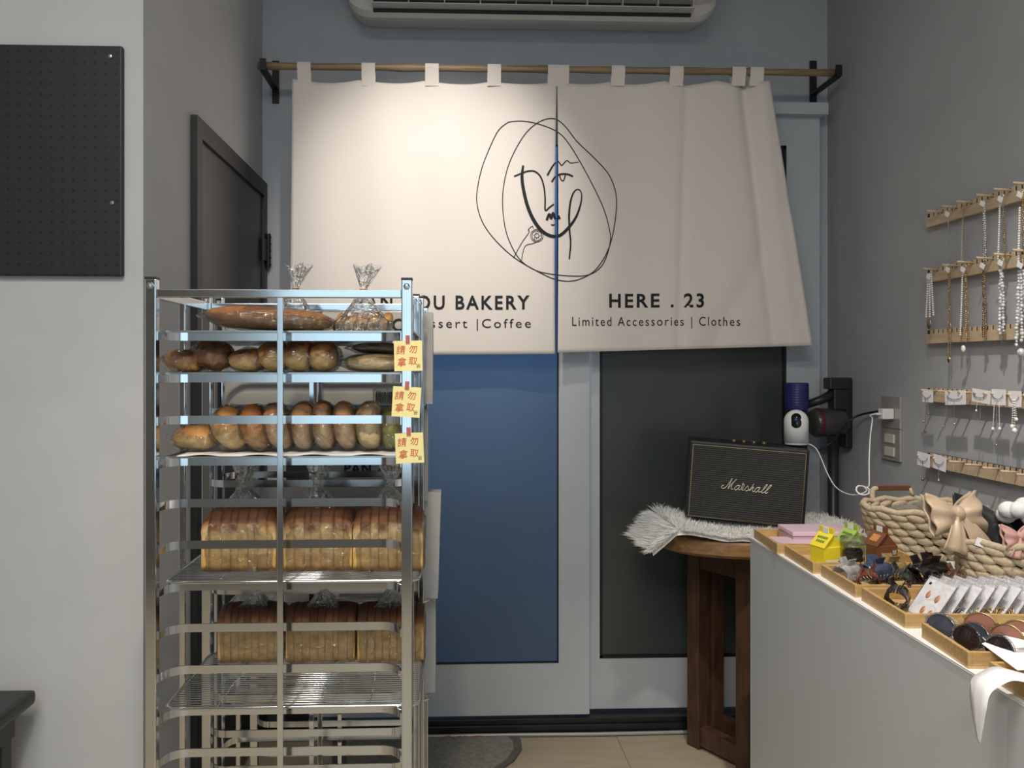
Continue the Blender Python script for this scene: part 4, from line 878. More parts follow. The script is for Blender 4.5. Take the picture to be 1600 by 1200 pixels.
# ------------------------------------------------------------------ counter
ca, cb = at_z(1172, 839, CZ), at_z(1528, 1056, CZ); dirc = (cb-ca).normalized(); cn = ca+dirc*2.2
ctm = mat('counter_white', (0.80, 0.80, 0.79), 0.4, 0, 0.01); cfm = mat('counter_panel_grey', (0.56, 0.58, 0.60), 0.5, 0, 0.02, 4)
cnt = thing('display_counter', 'long white display counter along the right wall', 'counter', ((ca.x+XR)/2, 1.5, 0))
XE = XR-0.004
at_parent(MB().prism([(ca.x, ca.y), (XE, ca.y), (XE, cn.y), (cn.x, cn.y)], 2, CZ-0.004, CZ).build('countertop', ctm, bevel=0.001), cnt)
at_parent(MB().prism([(ca.x+0.0004, ca.y-0.0004), (XE-0.0004, ca.y-0.0004), (XE-0.0004, cn.y+0.0004), (cn.x+0.0004, cn.y+0.0004)], 2, 0.0, CZ-0.004).build('counter_body', cfm), cnt)
ang = math.atan2(dirc.y, dirc.x)+PI/2      # small skew of the counter against the room
# bamboo trays: local frame along the counter
bam = mat('bamboo', (0.52, 0.33, 0.13), 0.45, 0, 0.22, 9, 0.05, stretch=(2, 14, 14)); bamd = mat('bamboo_floor', (0.60, 0.42, 0.22), 0.5, 0, 0.15, 9, 0, stretch=(14, 2, 14))
def btray(fl_px, near_px, wid, lab, divider=False):
    f = at_z(*fl_px, CZ); n = at_z(*near_px, CZ); L = (f-n).length; d = (f-n).normalized(); x = Vector((d.y, -d.x, 0)); t = thing('bamboo_tray', lab, 'tray', n, 'bamboo trays along the counter')
    t.rotation_euler = (0, 0, math.atan2(x.y, x.x)); h = 0.03; k = 0.008
    MB().bbox((0, 0, 0), (wid, L, 0.005)).build('tray_floor', bamd, t)
    for a, b in (((0, 0, 0.005), (k, L, h)), ((wid-k, 0, 0.005), (wid, L, h)), ((k, 0, 0.005), (wid-k, k, h)), ((k, L-k, 0.005), (wid-k, L, h))): MB().bbox(a, b).build('tray_side', bam, t, bevel=0.0012)
    if divider: MB().bbox((wid*0.62, k, 0.005), (wid*0.62+0.005, L-k, h-0.004)).build('divider', bam, t)
    return t, L, d, x, n
T1 = btray((1178, 841), (1214, 866), 0.30, 'bamboo tray at the far counter end holding pink boxes')
T2 = btray((1226, 868), (1270, 897), 0.30, 'bamboo tray holding the three small cartons and a jar')
T3 = btray((1283, 900), (1336, 934), 0.30, 'bamboo tray full of dark hair claw clips')
T4 = btray((1346, 938), (1414, 982), 0.30, 'bamboo tray packed with white earring cards')
T5 = btray((1440, 996), (1512, 1045), 0.30, 'bamboo tray holding tinted sunglasses', True)
T6 = btray((1545, 1060), (1640, 1120), 0.30, 'nearest bamboo tray, half under the white paper and ribbon')
def put(T, u, v, z=0.0055): _, L, d, x, n = T; return n+x*u+d*(v*L)+Vector((0, 0, z))
def rotT(T): return math.atan2(T[3].y, T[3].x)
# pink boxes
pk = mat('translucent_pink_plastic', (0.62, 0.42, 0.52), 0.3, 0, 0.04, trans=0.15); pkl = mat('pink_lid_plastic', (0.70, 0.52, 0.60), 0.3, 0, 0.04)
for (u, v, z, sz, lab) in ((0.10, 0.30, 0.0055, (0.17, 0.10, 0.022), 'flat pink plastic box lying in the far bamboo tray'), (0.17, 0.62, 0.0055, (0.20, 0.12, 0.045), 'taller pink plastic box behind the flat pink one')):
    p = put(T1, u, v, z); t = thing('pink_box', lab, 'box', p); t.rotation_euler.z = rotT(T1)+0.03
    MB().box((0, 0, sz[2]*0.35), (sz[0], sz[1], sz[2]*0.7)).build('box_base', pk, t, bevel=0.004); MB().box((0, 0, sz[2]*0.85), (sz[0]+0.004, sz[1]+0.004, sz[2]*0.3)).build('box_lid', pkl, t, bevel=0.003)
# cartons
def carton(pxb, Yv, col, lab, w=0.052, h=0.056, yaw=-1.35):
    p = put(T2, pxb, Yv); t = thing('carton', lab, 'carton', p, 'small milk-shaped cartons'); t.rotation_euler.z = rotT(T2)+yaw; d = 0.064
    bmat = mat('carton_'+lab.split()[0], col, 0.45, 0, 0.04); pm = mat('green_print', (0.12, 0.26, 0.06), 0.6, 0, 0.05) if 'yellow' in lab else mat('orange_print', (0.55, 0.25, 0.08), 0.6, 0, 0.3, 200) if 'brown' in lab else mat('dark_green_print', (0.10, 0.2, 0.05), 0.6, 0, 0.05)
    MB().bbox((-w/2, -d/2, 0), (w/2, d/2, h)).build('carton_body', bmat, t, bevel=0.001)
    MB().prism([(-d/2, h), (d/2, h), (0.002, h+0.034), (-0.002, h+0.034)], 0, -w/2+0.004, w/2-0.004).build('gable_top', bmat, t)
    MB().prism([(-d/2-0.001, h), (-0.001, h+0.036), (0.0, h+0.036), (-d/2, h-0.002)], 0, -w/2-0.002, w/2+0.002).build('roof_flap', bmat, t)
    MB().bbox((-w/2, -0.0025, h+0.033), (w/2, 0.0025, h+0.050)).build('top_fin', bmat, t)
    MB().bbox((-w/2+0.014, -0.0040, h+0.034), (w/2-0.016, -0.0024, h+0.049)).build('price_tag', paper_m, t)
    X = w/2
    MB().bbox((X-0.0005, -d/2+0.006, 0.006), (X+0.0008, d/2-0.006, 0.022)).build('label_strip', paper_m, t)
    MB().bbox((X, d/2-0.020, 0.008), (X+0.0013, d/2-0.009, 0.020)).build('label_mark', mat('brown_label_mark', (0.25, 0.18, 0.10), 0.7, 0, 0.1), t)
    MB().bbox((X, -d/2+0.008, 0.009), (X+0.0013, d/2-0.026, 0.0115)).build('label_text_bar', ink, t)
    if 'yellow' not in lab: MB().bbox((X-0.0005, d/2-0.016, 0.032), (X+0.0008, d/2-0.005, 0.044)).build('print_patch', mat('grey_print_patch', (0.35, 0.35, 0.33), 0.7, 0, 0.5, 300), t)
    sl = math.atan2(0.036, d/2); M = Matrix.Rotation(sl, 4, 'X')
    if 'brown' in lab: MB().box((0, -d/4-0.0012, h+0.0185), (w*0.55, 0.022, 0.0008), M).build('printed_picture', pm, t)
    else:
        for r in range(2):
            f = 0.62-0.26*r
            for k in range(5 if r == 0 else 4): MB().box((-0.016+0.0078*k+0.004*r, -d/2*(1-f)-0.0014, h+0.036*f+0.0006), (0.0055, 0.0072, 0.0008), M).build('printed_letter_block', pm, t)
carton(0.062, 0.30, (0.82, 0.66, 0.03), 'yellow small gable carton beside the jar', yaw=-1.25)
carton(0.150, 0.55, (0.36, 0.52, 0.09), 'green small gable carton behind the jar')
carton(0.215, 0.40, (0.17, 0.062, 0.028), 'brown small gable carton beside the rope basket')
p = put(T2, 0.118, 0.16); t = thing('jar', 'clear jar of dark hair ties in front of the green carton', 'jar', p)
MB().lathe([(0.028, 0.001), (0.030, 0.004), (0.030, 0.064), (0.029, 0.068)], (0, 0, 0), 28).build('jar_body', film_mat('jar_plastic', (0.93, 0.93, 0.92), 0.08, 0.5, 0.05, 15), t, smooth=True)
MB().lathe([(0.031, 0.068), (0.0315, 0.070), (0.0315, 0.083), (0.030, 0.085), (0.0005, 0.085)], (0, 0, 0), 28).build('jar_lid', film2, t, smooth=False)
m = MB()
for k in range(9): m.tube([(0.021*math.cos(a)+0.002*math.sin(k*2), 0.019*math.sin(a), 0.007+k*0.0052+0.002*math.sin(a+k)) for a in [j*PI/8 for j in range(16)]], 0.0045, 6, True)
m.build('hair_ties', mat('dark_hair_tie', (0.012, 0.011, 0.012), 0.8, 0, 0.3), t, smooth=True)
# hair claw clips
def claw(T, u, v, col, lab, sc=1.0, yaw=0.0, rough=0.15, z=0.006, trans=0.0, pitch=0.0):
    p = put(T, u, v, z); t = thing('hair_claw', lab, 'hair clip', p, 'hair claw clips in bamboo tray'); t.rotation_euler = (pitch, 0, rotT(T)+yaw)
    mm = mat('acetate_'+str(round(col[0]*1000))+str(round(col[2]*1000)), col, rough, 0, 0.5, 40, trans=trans, coat=0.5)
    for s_ in (-1, 1):
        m = MB(); N = 9
        def f(u_, v_):
            a = v_*1.9; r = 0.024*sc; x = (u_-0.5)*0.075*sc*(1-0.25*v_); return (x, s_*(r*math.sin(a)*0.95+0.002), 0.046*sc-(r*(1-math.cos(a)))*0.9+0.004*math.cos((u_-0.5)*PI))
        m.grid(f, 10, 6); o = m.build('jaw', mm, t, smooth=True); o.modifiers.new('thickness', 'SOLIDIFY').thickness = 0.003
        te = MB()
        for k in range(6):
            x = lerp(-0.026, 0.026, k/5)*sc; y0 = s_*0.023*sc; te.tube([(x, y0, 0.024*sc), (x, y0*0.95, 0.012*sc), (x, y0*0.35, 0.0025)], [0.0034*sc, 0.003*sc, 0.0016*sc], 6)
        te.build('teeth', mm, t, smooth=True)
        MB().box((0, s_*0.012*sc, 0.055*sc), (0.03*sc, 0.003, 0.022*sc), Matrix.Rotation(s_*-0.5, 4, 'X')).build('grip', mm, t, bevel=0.001)
    MB().tube([(-0.012*sc, 0, 0.046*sc), (0.012*sc, 0, 0.046*sc)], 0.004*sc, 8).build('spring', steel, t)
claw(T3, 0.035, 0.62, (0.75, 0.77, 0.80), 'clear claw clip at the left of the clip tray', 0.9, 0.5, 0.1, trans=0.6)
claw(T3, 0.05, 0.22, (0.16, 0.025, 0.012), 'dark red tortoiseshell claw clip at the near left of the tray', 1.0, 1.2)
claw(T3, 0.105, 0.62, (0.05, 0.07, 0.13), 'navy blue claw clip behind the red tortoiseshell one', 1.0, 0.3)
claw(T3, 0.125, 0.18, (0.02, 0.025, 0.03), 'black claw clip next to the red tortoiseshell one', 1.05, 0.9)
claw(T3, 0.155, 0.75, (0.33, 0.22, 0.09), 'honey brown claw clip below the big basket', 0.95, 0.2)
claw(T3, 0.20, 0.45, (0.010, 0.010, 0.012), 'large glossy black claw clip in the middle of the tray', 1.1, 0.6)
claw(T3, 0.245, 0.65, (0.014, 0.011, 0.012), 'black claw clip against the small basket', 1.05, 0.1)
claw(T3, 0.262, 0.25, (0.09, 0.03, 0.012), 'brown tortoiseshell claw clip at the right end of the tray', 0.95, 0.8)
claw(T4, 0.045, 0.62, (0.008, 0.009, 0.010), 'black claw clip standing in the earring card tray', 0.95, 1.0)
# earring cards in sleeves
cardm = mat('white_card', (0.85, 0.84, 0.85), 0.6, 0, 0.02); grey_s = mat('grey_card_back', (0.55, 0.53, 0.53), 0.7, 0, 0.05)
lean = math.radians(36); sleeve_m = film_mat('card_sleeve_film', (0.98, 0.98, 0.99), 0.02, 0.35, 0.06, 30)
ear_cols = [(0.55, 0.27, 0.14), (0.35, 0.5, 0.75), (0.6, 0.6, 0.62), (0.6, 0.45, 0.15)]
for k in range(16):
    u = 0.068+0.0135*k; p = put(T4, u, 0.10+0.10*(k % 2), 0.0058); nm = 'first' if k == 0 else None
    ords = ['leftmost', 'second', 'third', 'fourth', 'fifth', 'sixth', 'seventh', 'eighth', 'ninth', 'tenth', 'eleventh', 'twelfth', 'thirteenth', 'fourteenth', 'fifteenth', 'rightmost']
    t = thing('earring_card', f'white earring card in clear sleeve, {ords[k]} of the leaning row' + ('' if k in (0, 15) else ' from the left'), 'card', p, 'sleeved earring cards'); t.rotation_euler = (0, lean+0.02*math.sin(k*2.1), rotT(T4)+0.12)
    hgt = 0.088; wid = 0.085
    MB().bbox((-0.0006, 0, 0), (0.0006, wid, hgt)).build('card', cardm, t)
    MB().bbox((-0.0013, -0.004, -0.001), (0.0018, wid+0.004, hgt+0.006)).build('sleeve', sleeve_m, t)
    c1 = ear_cols[k % 4]
    for yy, zz in ((0.026, 0.05), (0.056, 0.052), (0.02, 0.014), (0.045, 0.016)): MB().ball((-0.0022, yy, zz), (0.0012, 0.006, 0.009), 10, 6).build('earring', mat('earring_'+str(k % 4), c1, 0.3, 0.3, 0.2), t, smooth=True)
    MB().bbox((-0.0010, 0.068, hgt-0.014), (-0.0007, 0.075, hgt-0.008)).build('printed_mark', ink, t)
m_g = mat('gold_wire', (0.65, 0.45, 0.18), 0.2, 1.0, 0.05)
for (u, v, lab, mm) in ((0.13, 0.06, 'small silver wire hoop clip at the near side of the card tray', steel), (0.18, 0.05, 'small gold hoop hair clip in front of the earring cards', m_g), (0.215, 0.055, 'second gold hoop hair clip right in front of the earring cards', m_g)):
    p = put(T4, u, v+0.06, 0.0056); m = MB()
    for q in range(4): m.tube([(0.016*math.cos(a)+0.004*q-0.006, 0.008*math.sin(a), 0.016+0.014*math.sin(a+q*0.4)) for a in [j*PI/7 for j in range(14)]], 0.0014, 6, True)
    o = m.build('hoop_clip', mm, smooth=True, loc=p); tag(o, lab, 'hair clip')
# sunglasses
def sunglasses(T, u, v, yaw, lens, frame, lab, tr=0.0, z=0.0056, sc=1.0):
    t = thing('sunglasses', lab, 'sunglasses', put(T, u, v, z), 'sunglasses in bamboo tray'); t.rotation_euler.z = rotT(T)+yaw
    tilt = Matrix.Rotation(math.radians(-14), 4, 'X')
    for s_ in (-1, 1):
        cx = s_*0.032*sc; rp = [tilt @ Vector((cx+0.027*sc*math.cos(a)*(1+0.06*math.cos(2*a)), 0, 0.0265*sc+0.024*sc*math.sin(a))) for a in [j*PI/12 for j in range(24)]]
        rim = MB().tube(rp, 0.0016 if tr == 0 else 0.003, 8, True).build('rim', frame, t, smooth=True)
        MB().add([tuple(tilt @ Vector((cx, -0.003, 0.0265*sc)))]+[tuple(q) for q in rp], [(0, 1+j, 1+(j+1) % 24) for j in range(24)]).build('lens', lens, rim, smooth=True)
        a0 = tilt @ Vector((s_*0.061*sc, 0, 0.034*sc)); MB().tube(smooth_path([a0, a0+Vector((s_*0.004, 0.012, 0.001)), a0+Vector((s_*0.001, 0.075*sc, -0.006)), a0+Vector((-s_*0.004, 0.105*sc, -0.026*sc))], 5), 0.0015 if tr == 0 else 0.0028, 7).build('temple', frame, t, smooth=True)
    MB().tube(smooth_path([tilt @ Vector(q) for q in ((-0.008*sc, 0, 0.033*sc), (0, -0.002, 0.037*sc), (0.008*sc, 0, 0.033*sc))], 4), 0.0017 if tr == 0 else 0.003, 7).build('bridge', frame, t, smooth=True)
dk_l = mat('dark_lens', (0.02, 0.012, 0.012), 0.08, 0, 0.1, coat=1.0); br_l = mat('rose_brown_lens', (0.30, 0.13, 0.09), 0.08, 0, 0.1, coat=1.0); clr = film_mat('clear_acetate', (0.93, 0.94, 0.96), 0.12, 0.7, 0.05, 20)
sunglasses(T5, 0.035, 0.66, -1.0, mat('blue_grey_lens', (0.05, 0.06, 0.08), 0.08, 0, 0.1, coat=1.0), clr, 'clear-framed sunglasses with grey lenses at the far left of the tray', 1)
sunglasses(T5, 0.045, 0.26, -1.15, dk_l, clr, 'clear-framed sunglasses with near-black lenses at the front of the tray', 1)
sunglasses(T5, 0.125, 0.74, -0.75, br_l, gold, 'gold-rimmed rose brown sunglasses at the back of the tray')
sunglasses(T5, 0.13, 0.30, -0.9, br_l, gold, 'gold-rimmed rose brown sunglasses beside the white paper')
# small price cards
for (T, u, v, lab) in ((T2, 0.02, 0.15, 'small blank white price card in the carton tray'), (T3, 0.018, 0.35, 'small white price card in the clip tray'), (T4, 0.022, 0.8, 'small white price card in the earring card tray')):
    o = MB().bbox((-0.012, -0.02, 0), (0.012, 0.02, 0.001)).build('price_card', cardm, loc=put(T, u, v, 0.0055)); o.rotation_euler.z = rotT(T); tag(o, lab, 'price card')
o = MB().bbox((-0.016, -0.008, 0), (0.016, 0.008, 0.001)).build('price_card', cardm, loc=put(T5, 0.235, 0.97, 0.0305)); o.rotation_euler.z = rotT(T5)-0.3; tag(o, 'small white price card on the rim of the sunglasses tray', 'price card')
# white paper and ribbon
pp = [at_z(1534, 1006, CZ+0.034), at_z(1605, 980, CZ+0.034), at_z(1700, 1040, CZ+0.034), at_z(1590, 1048, CZ+0.034)]
o = MB().add([tuple(q) for q in pp]+[tuple(q+Vector((0, 0, 0.0008))) for q in pp], [(0, 1, 2, 3), (7, 6, 5, 4), (0, 4, 5, 1), (1, 5, 6, 2), (2, 6, 7, 3), (3, 7, 4, 0)]).build('paper_sheet', cardm)
tag(o, 'blank white paper sheet on the nearest bamboo trays', 'paper')
ribm = mat('white_satin_ribbon', (0.86, 0.85, 0.86), 0.45, 0, 0.02, sheen=0.3)
zR = CZ+0.036
cl_ = [(at_z(1660, 1075, zR), 0.030), (at_z(1605, 1060, zR+0.003), 0.030), (at_z(1570, 1052, zR+0.010), 0.030), (at_z(1548, 1060, zR+0.004), 0.030)]
e = cl_[-1][0]; lft = Vector((-1, -0.1, 0)).normalized()
cl_ += [(e+lft*0.018+Vector((0, 0, -0.012)), 0.030), (e+lft*0.026+Vector((0, -0.004, -0.035)), 0.027), (e+lft*0.029+Vector((0, -0.008, -0.065)), 0.017), (e+lft*0.030+Vector((0, -0.012, -0.098)), 0.002)]
pathc = smooth_path([c for c, w in cl_], 5); ws = [w for c, w in cl_]; vs = []; n = len(pathc)
for i, p in enumerate(pathc):
    k = i/5; w = lerp(ws[int(k)], ws[min(int(k)+1, len(ws)-1)], k-int(k)); a = Vector((0.15, 1, 0)).normalized()
    vs += [p-a*w, p-a*w*0.3+Vector((0, 0, 0.003)), p+a*w*0.3+Vector((0, 0, 0.003)), p+a*w]
o = MB().add([tuple(v) for v in vs], [(4*i+j, 4*i+j+1, 4*i+j+5, 4*i+j+4) for i in range(n-1) for j in range(3)]).build('ribbon', ribm, smooth=True); o.modifiers.new('thickness', 'SOLIDIFY').thickness = 0.0006
tag(o, 'white satin ribbon end hanging over the counter edge', 'ribbon')
# ------------------------------------------------------------------ rope baskets
rope = mat('beige_rope', (0.50, 0.41, 0.28), 0.9, 0, 0.18, 120, 0.4); lthr = mat('brown_leather', (0.16, 0.055, 0.03), 0.5, 0, 0.2)
def basket(c, rx, ry, rows, rh, lab, taper=0.12, n=24, handle=False, inside=(0.10, 0.085, 0.065)):
    t = thing('rope_basket', lab, 'basket', c, 'chunky rope baskets')
    for r in range(rows):
        k = 1-taper*(1-r/(rows-1)); m = MB(); top = r == rows-1
        for j in range(n):
            a = 2*PI*(j+0.5*(r % 2))/n; x, y = rx*k*math.cos(a), ry*k*math.sin(a); tang = math.atan2(ry*math.cos(a), -rx*math.sin(a)); L = PI*(rx+ry)*k/n
            M = Matrix.Rotation(tang, 4, 'Z') @ Matrix.Rotation(0.28, 4, 'Y')
            m.ball((x, y, rh*(r+0.5)), (L*0.68, rh*0.50, rh*0.56), 10, 6, M)
        m.build('rope_row', rope, t, smooth=True)
    m = MB(); top = []
    for j in range(n*2): a = 2*PI*j/(n*2); top.append((rx*1.02*math.cos(a), ry*1.02*math.sin(a), rh*(rows+0.15)+0.004*math.sin(j*PI/2)))
    m.tube(top, rh*0.42, 8, True).build('rope_rim', rope, t, smooth=True)
    MB().lathe([(0.001, 0.002), (1, 0.002), (1.0, rh*rows*0.6), (0.98, rh*rows*0.62)], (0, 0, 0), 24, Matrix.Diagonal((rx*(1-taper)*0.92, ry*(1-taper)*0.92, 1, 1)), False).build('lining', mat('basket_lining', (0.22, 0.18, 0.12), 0.9, 0, 0.1), t)
    if handle:
        z0 = rh*(rows+0.2); MB().tube(smooth_path([(-0.085, ry*0.97, z0), (-0.083, ry*0.97, z0+0.028), (-0.07, ry*0.97, z0+0.034)], 4), 0.008, 8).build('handle_rope', rope, t, smooth=True)
        MB().bbox((-0.075, ry*0.97-0.004, z0+0.026), (0.035, ry*0.97+0.004, z0+0.042)).build('handle', lthr, t, bevel=0.002)
        MB().tube([(0.032, ry*0.97, z0+0.034), (0.045, ry*0.97, z0+0.005)], 0.006, 8).build('handle_rope', rope, t, smooth=True)
    return t
B1c = at_z(1412, 872, CZ); B1c.y += 0.12; B1c = Vector((1.385, 2.30, CZ+0.0005))
b1 = basket(B1c, 0.165, 0.13, 6, 0.0215, 'large beige chunky rope basket with brown leather handle', 0.16, 22, True)
b2 = basket(Vector((1.405, 1.955, CZ+0.0005)), 0.125, 0.105, 5, 0.0215, 'smaller rope basket in front of the large one, holding bow scrunchies', 0.06, 18)
b3 = basket(Vector((1.425, 1.69, CZ+0.0005)), 0.12, 0.115, 5, 0.0215, 'rope basket cut by the right frame edge', 0.06, 18)
MB().box((-0.115, -0.055, 0.114), (0.026, 0.003, 0.02), Matrix.Rotation(-0.5, 4, 'Z') @ Matrix.Rotation(0.3, 4, 'Y')).build('price_tag', cardm, b2)
# contents: fluffy and glittery bits in plastic in the large basket
fz = mat('taupe_fur', (0.20, 0.165, 0.13), 0.9, 0, 0.3, 60, sheen=0.5)
for (dx, dy, r, lab, mm) in ((-0.06, -0.02, 0.055, 'taupe fluffy pompom at the left in the large basket', fz), (0.03, 0.03, 0.06, 'taupe fluffy pompom at the back of the large basket', fz), (0.075, -0.03, 0.045, 'purple glitter scrunchie bag in the large basket', mat('purple_mesh', (0.16, 0.13, 0.32), 0.4, 0, 0.5, 80))):
    c = B1c+Vector((dx, dy, 0.10)); m = MB()
    random.seed(int(dx*1000))
    m.ball((0, 0, 0), (r, r*0.9, r*0.75), 18, 12); m.v = [tuple(Vector(v)*(1+0.12*noise.noise(Vector(v)*40))) for v in m.v]
    o = m.build('pompom', mm, smooth=True, loc=c); tag(o, lab, 'hair accessory')
    f = MB()
    for k in range(1200 if mm is fz else 0):
        d = Vector((random.gauss(0, 1), random.gauss(0, 1), abs(random.gauss(0, 1)))).normalized(); p = Vector((d.x*r, d.y*r*0.9, d.z*r*0.75))*0.98; e = p+d*0.012+Vector((random.gauss(0, 0.004), random.gauss(0, 0.004), 0)); s_ = d.orthogonal().normalized()*0.0005
        f.add([p-s_, p+s_, e], [(0, 1, 2)])
    if f.v: q = f.build('fluff', fz, o); q['kind'] = 'stuff'
# bow scrunchies
def bow(c, col, lab, sc=1.0, yaw=0.0, pitch=0.0, rough=0.5, sheen=0.2, tails=True):
    mm = mat('cloth_'+lab.split()[0], col, rough, 0, 0.12, 30, 0.1, sheen=sheen); t = thing('bow_scrunchie', lab, 'scrunchie', c, 'bow scrunchies in the baskets'); t.rotation_euler = (pitch, 0, yaw)
    for s_ in (-1, 1):
        def f(u, v):
            x = s_*(0.006+0.075*u)*sc; spread = (0.014+0.050*u**0.8)*sc; z = (0.5-v)*2*spread*(1-0.15*u); y = (-0.012-0.022*math.sin(u*PI)*math.cos((v-0.5)*PI)-0.006*math.sin(v*14+u*3)*u)*sc; return (x, y, z)
        o = MB().grid(f, 14, 14).build('bow_loop', mm, t, smooth=True); o.modifiers.new('thickness', 'SOLIDIFY').thickness = 0.004
        def fb(u, v): p = f(u, v); return (p[0], -p[1]*0.6, p[2])
        o = MB().grid(fb, 14, 14).build('bow_loop', mm, t, smooth=True); o.modifiers.new('thickness', 'SOLIDIFY').thickness = 0.004
        if tails:
            def g(u, v): w = (0.012+0.022*u)*sc; return (s_*(0.010+0.035*u)*sc+(v-0.5)*2*w, (-0.018-0.006*math.sin(u*3))*sc+0.004*math.sin(v*9), (-0.010-0.085*u+0.02*(v-0.5)*s_*u)*sc)
            o = MB().grid(g, 8, 10).build('bow_tail', mm, t, smooth=True); o.modifiers.new('thickness', 'SOLIDIFY').thickness = 0.003
    MB().ball((0, -0.012*sc, 0), (0.016*sc, 0.02*sc, 0.02*sc), 14, 10).build('knot', mm, t, smooth=True)
bow(at_y(1490, 803, 1.98), (0.50, 0.37, 0.25), 'beige satin bow scrunchie draped over the large basket rim', 1.0, 0.25, -0.35, 0.4)
bow(at_y(1560, 814, 2.06), (0.004, 0.004, 0.005), 'black velvet bow scrunchie behind the beige one', 1.25, -0.3, -0.4, 0.9, 0.4)
bow(at_y(1590, 838, 1.88), (0.55, 0.30, 0.27), 'pink bow scrunchie at the right frame edge', 0.55, 0.2, -0.3, 0.6)
m = MB()
for k in range(9): a = k*0.8; m.ball((0.035*math.cos(a), 0.03*math.sin(a), 0.012*math.sin(k*1.7)), (0.024, 0.022, 0.022), 12, 8)
pw = at_y(1596, 800, 1.98); o = m.build('scrunchie', mat('white_towelling', (0.78, 0.78, 0.77), 0.95, 0, 0.06, 80, 0.5), smooth=True, loc=pw); tag(o, 'puffy white scrunchie behind the pink bow', 'scrunchie')
# ------------------------------------------------------------------ jewellery rails on the right wall
rail_w = mat('pale_pine', (0.56, 0.43, 0.29), 0.55, 0, 0.15, 8, 0.05, stretch=(8, 2, 8)); slotm = mat('dark_slot_strip', (0.012, 0.011, 0.010), 0.6, 0, 0.1)
RYF = at_x(1457, 400, XR).y; RYN = RYF-0.95
def rail(zc, lab, pegs, blocks=False):
    t = thing('jewellery_rail', lab, 'display rail', (XR, (RYF+RYN)/2, zc), 'wooden jewellery rails'); y0, y1 = RYN-t.location.y, RYF-t.location.y
    if blocks:
        n = 13
        for k in range(n): a, b = lerp(y0, y1, k/n)+0.0006, lerp(y0, y1, (k+1)/n)-0.0006; MB().bbox((-0.022, a, -0.024), (-0.001, b, 0.008)).build('block', rail_w, t, bevel=0.0008)
    else: MB().bbox((-0.022, y0, -0.024), (-0.001, y1, 0.008)).build('board', rail_w, t, bevel=0.0015)
    MB().bbox((-0.0175, y0+0.004, 0.008), (-0.001, y1-0.002, 0.021)).build('slot_strip', slotm, t)
    m = MB(); n = int((y1-y0)/0.024)
    for k in range(n): y = y0+0.004+k*0.024; m.bbox((-0.022, y, 0.008), (-0.0170, y+0.0125, 0.022))
    m.build('comb_teeth', rail_w, t)
    for py_ in pegs:
        y = py_-t.location.y; MB().tube([(-0.012, y, 0.012), (-0.072, y, 0.016)], 0.0035, 8).build('peg', rail_w, t, smooth=True)
def ypx(px, X=XR-0.05): return at_x(px, 500, X).y
zR_ = [at_x(1457, y, XR).z for y in (345, 431, 526, 616, 717)]
x5 = lambda x: 1420+x/4.283
pegs1 = [ypx(x5(v)) for v in (165, 265, 365, 500, 620, 750)]+[ypx(1625), ypx(1660)]
pegs2 = [ypx(x5(v)) for v in (140, 268, 370, 500, 620, 750)]+[ypx(1625), ypx(1660)]
x4 = lambda x: 1420+x/5.456
pegs4 = [ypx(x4(v)) for v in (160, 300, 395, 480, 615, 700, 765, 905)]+[ypx(1610)]
pegs5 = [ypx(x4(v)) for v in (125, 262, 400, 540, 690, 850, 985)]
rail(zR_[0], 'topmost wooden jewellery rail on the right wall', pegs1); rail(zR_[1], 'second wooden jewellery rail from the top', pegs2); rail(zR_[2], 'middle wooden jewellery rail, crossed by hanging necklace ends', [])
rail(zR_[3], 'fourth wooden jewellery rail, with jewellery cards', pegs4, True); rail(zR_[4], 'lowest wooden jewellery rail, mostly empty pegs', pegs5, True)
pearl = mat('pearl_white', (0.82, 0.79, 0.74), 0.2, 0, 0.05, coat=0.5); sil = mat('silver_chain', (0.62, 0.62, 0.64), 0.2, 1, 0.1); gch = mat('gold_chain', (0.60, 0.44, 0.22), 0.25, 1, 0.1); cry = mat('crystal_bead', (0.75, 0.77, 0.80), 0.06, 0.3, 0.3, 200, coat=1.0); bz = mat('bronze_chain', (0.36, 0.24, 0.14), 0.35, 1, 0.2)
tagm = cardm
def beads(m, a, b, r, step, jit=0.0, sag=0.0):
    a, b = Vector(a), Vector(b); n = max(2, int((b-a).length/step))
    for k in range(n+1):
        t = k/n; p = a.lerp(b, t)+Vector((random.uniform(-jit, jit), random.uniform(-jit, jit)+sag*math.sin(t*PI), 0)); q = r*(1+random.uniform(-0.3, 0.3)*(jit > 0.0009)); m.ball(p, q, 6, 4)
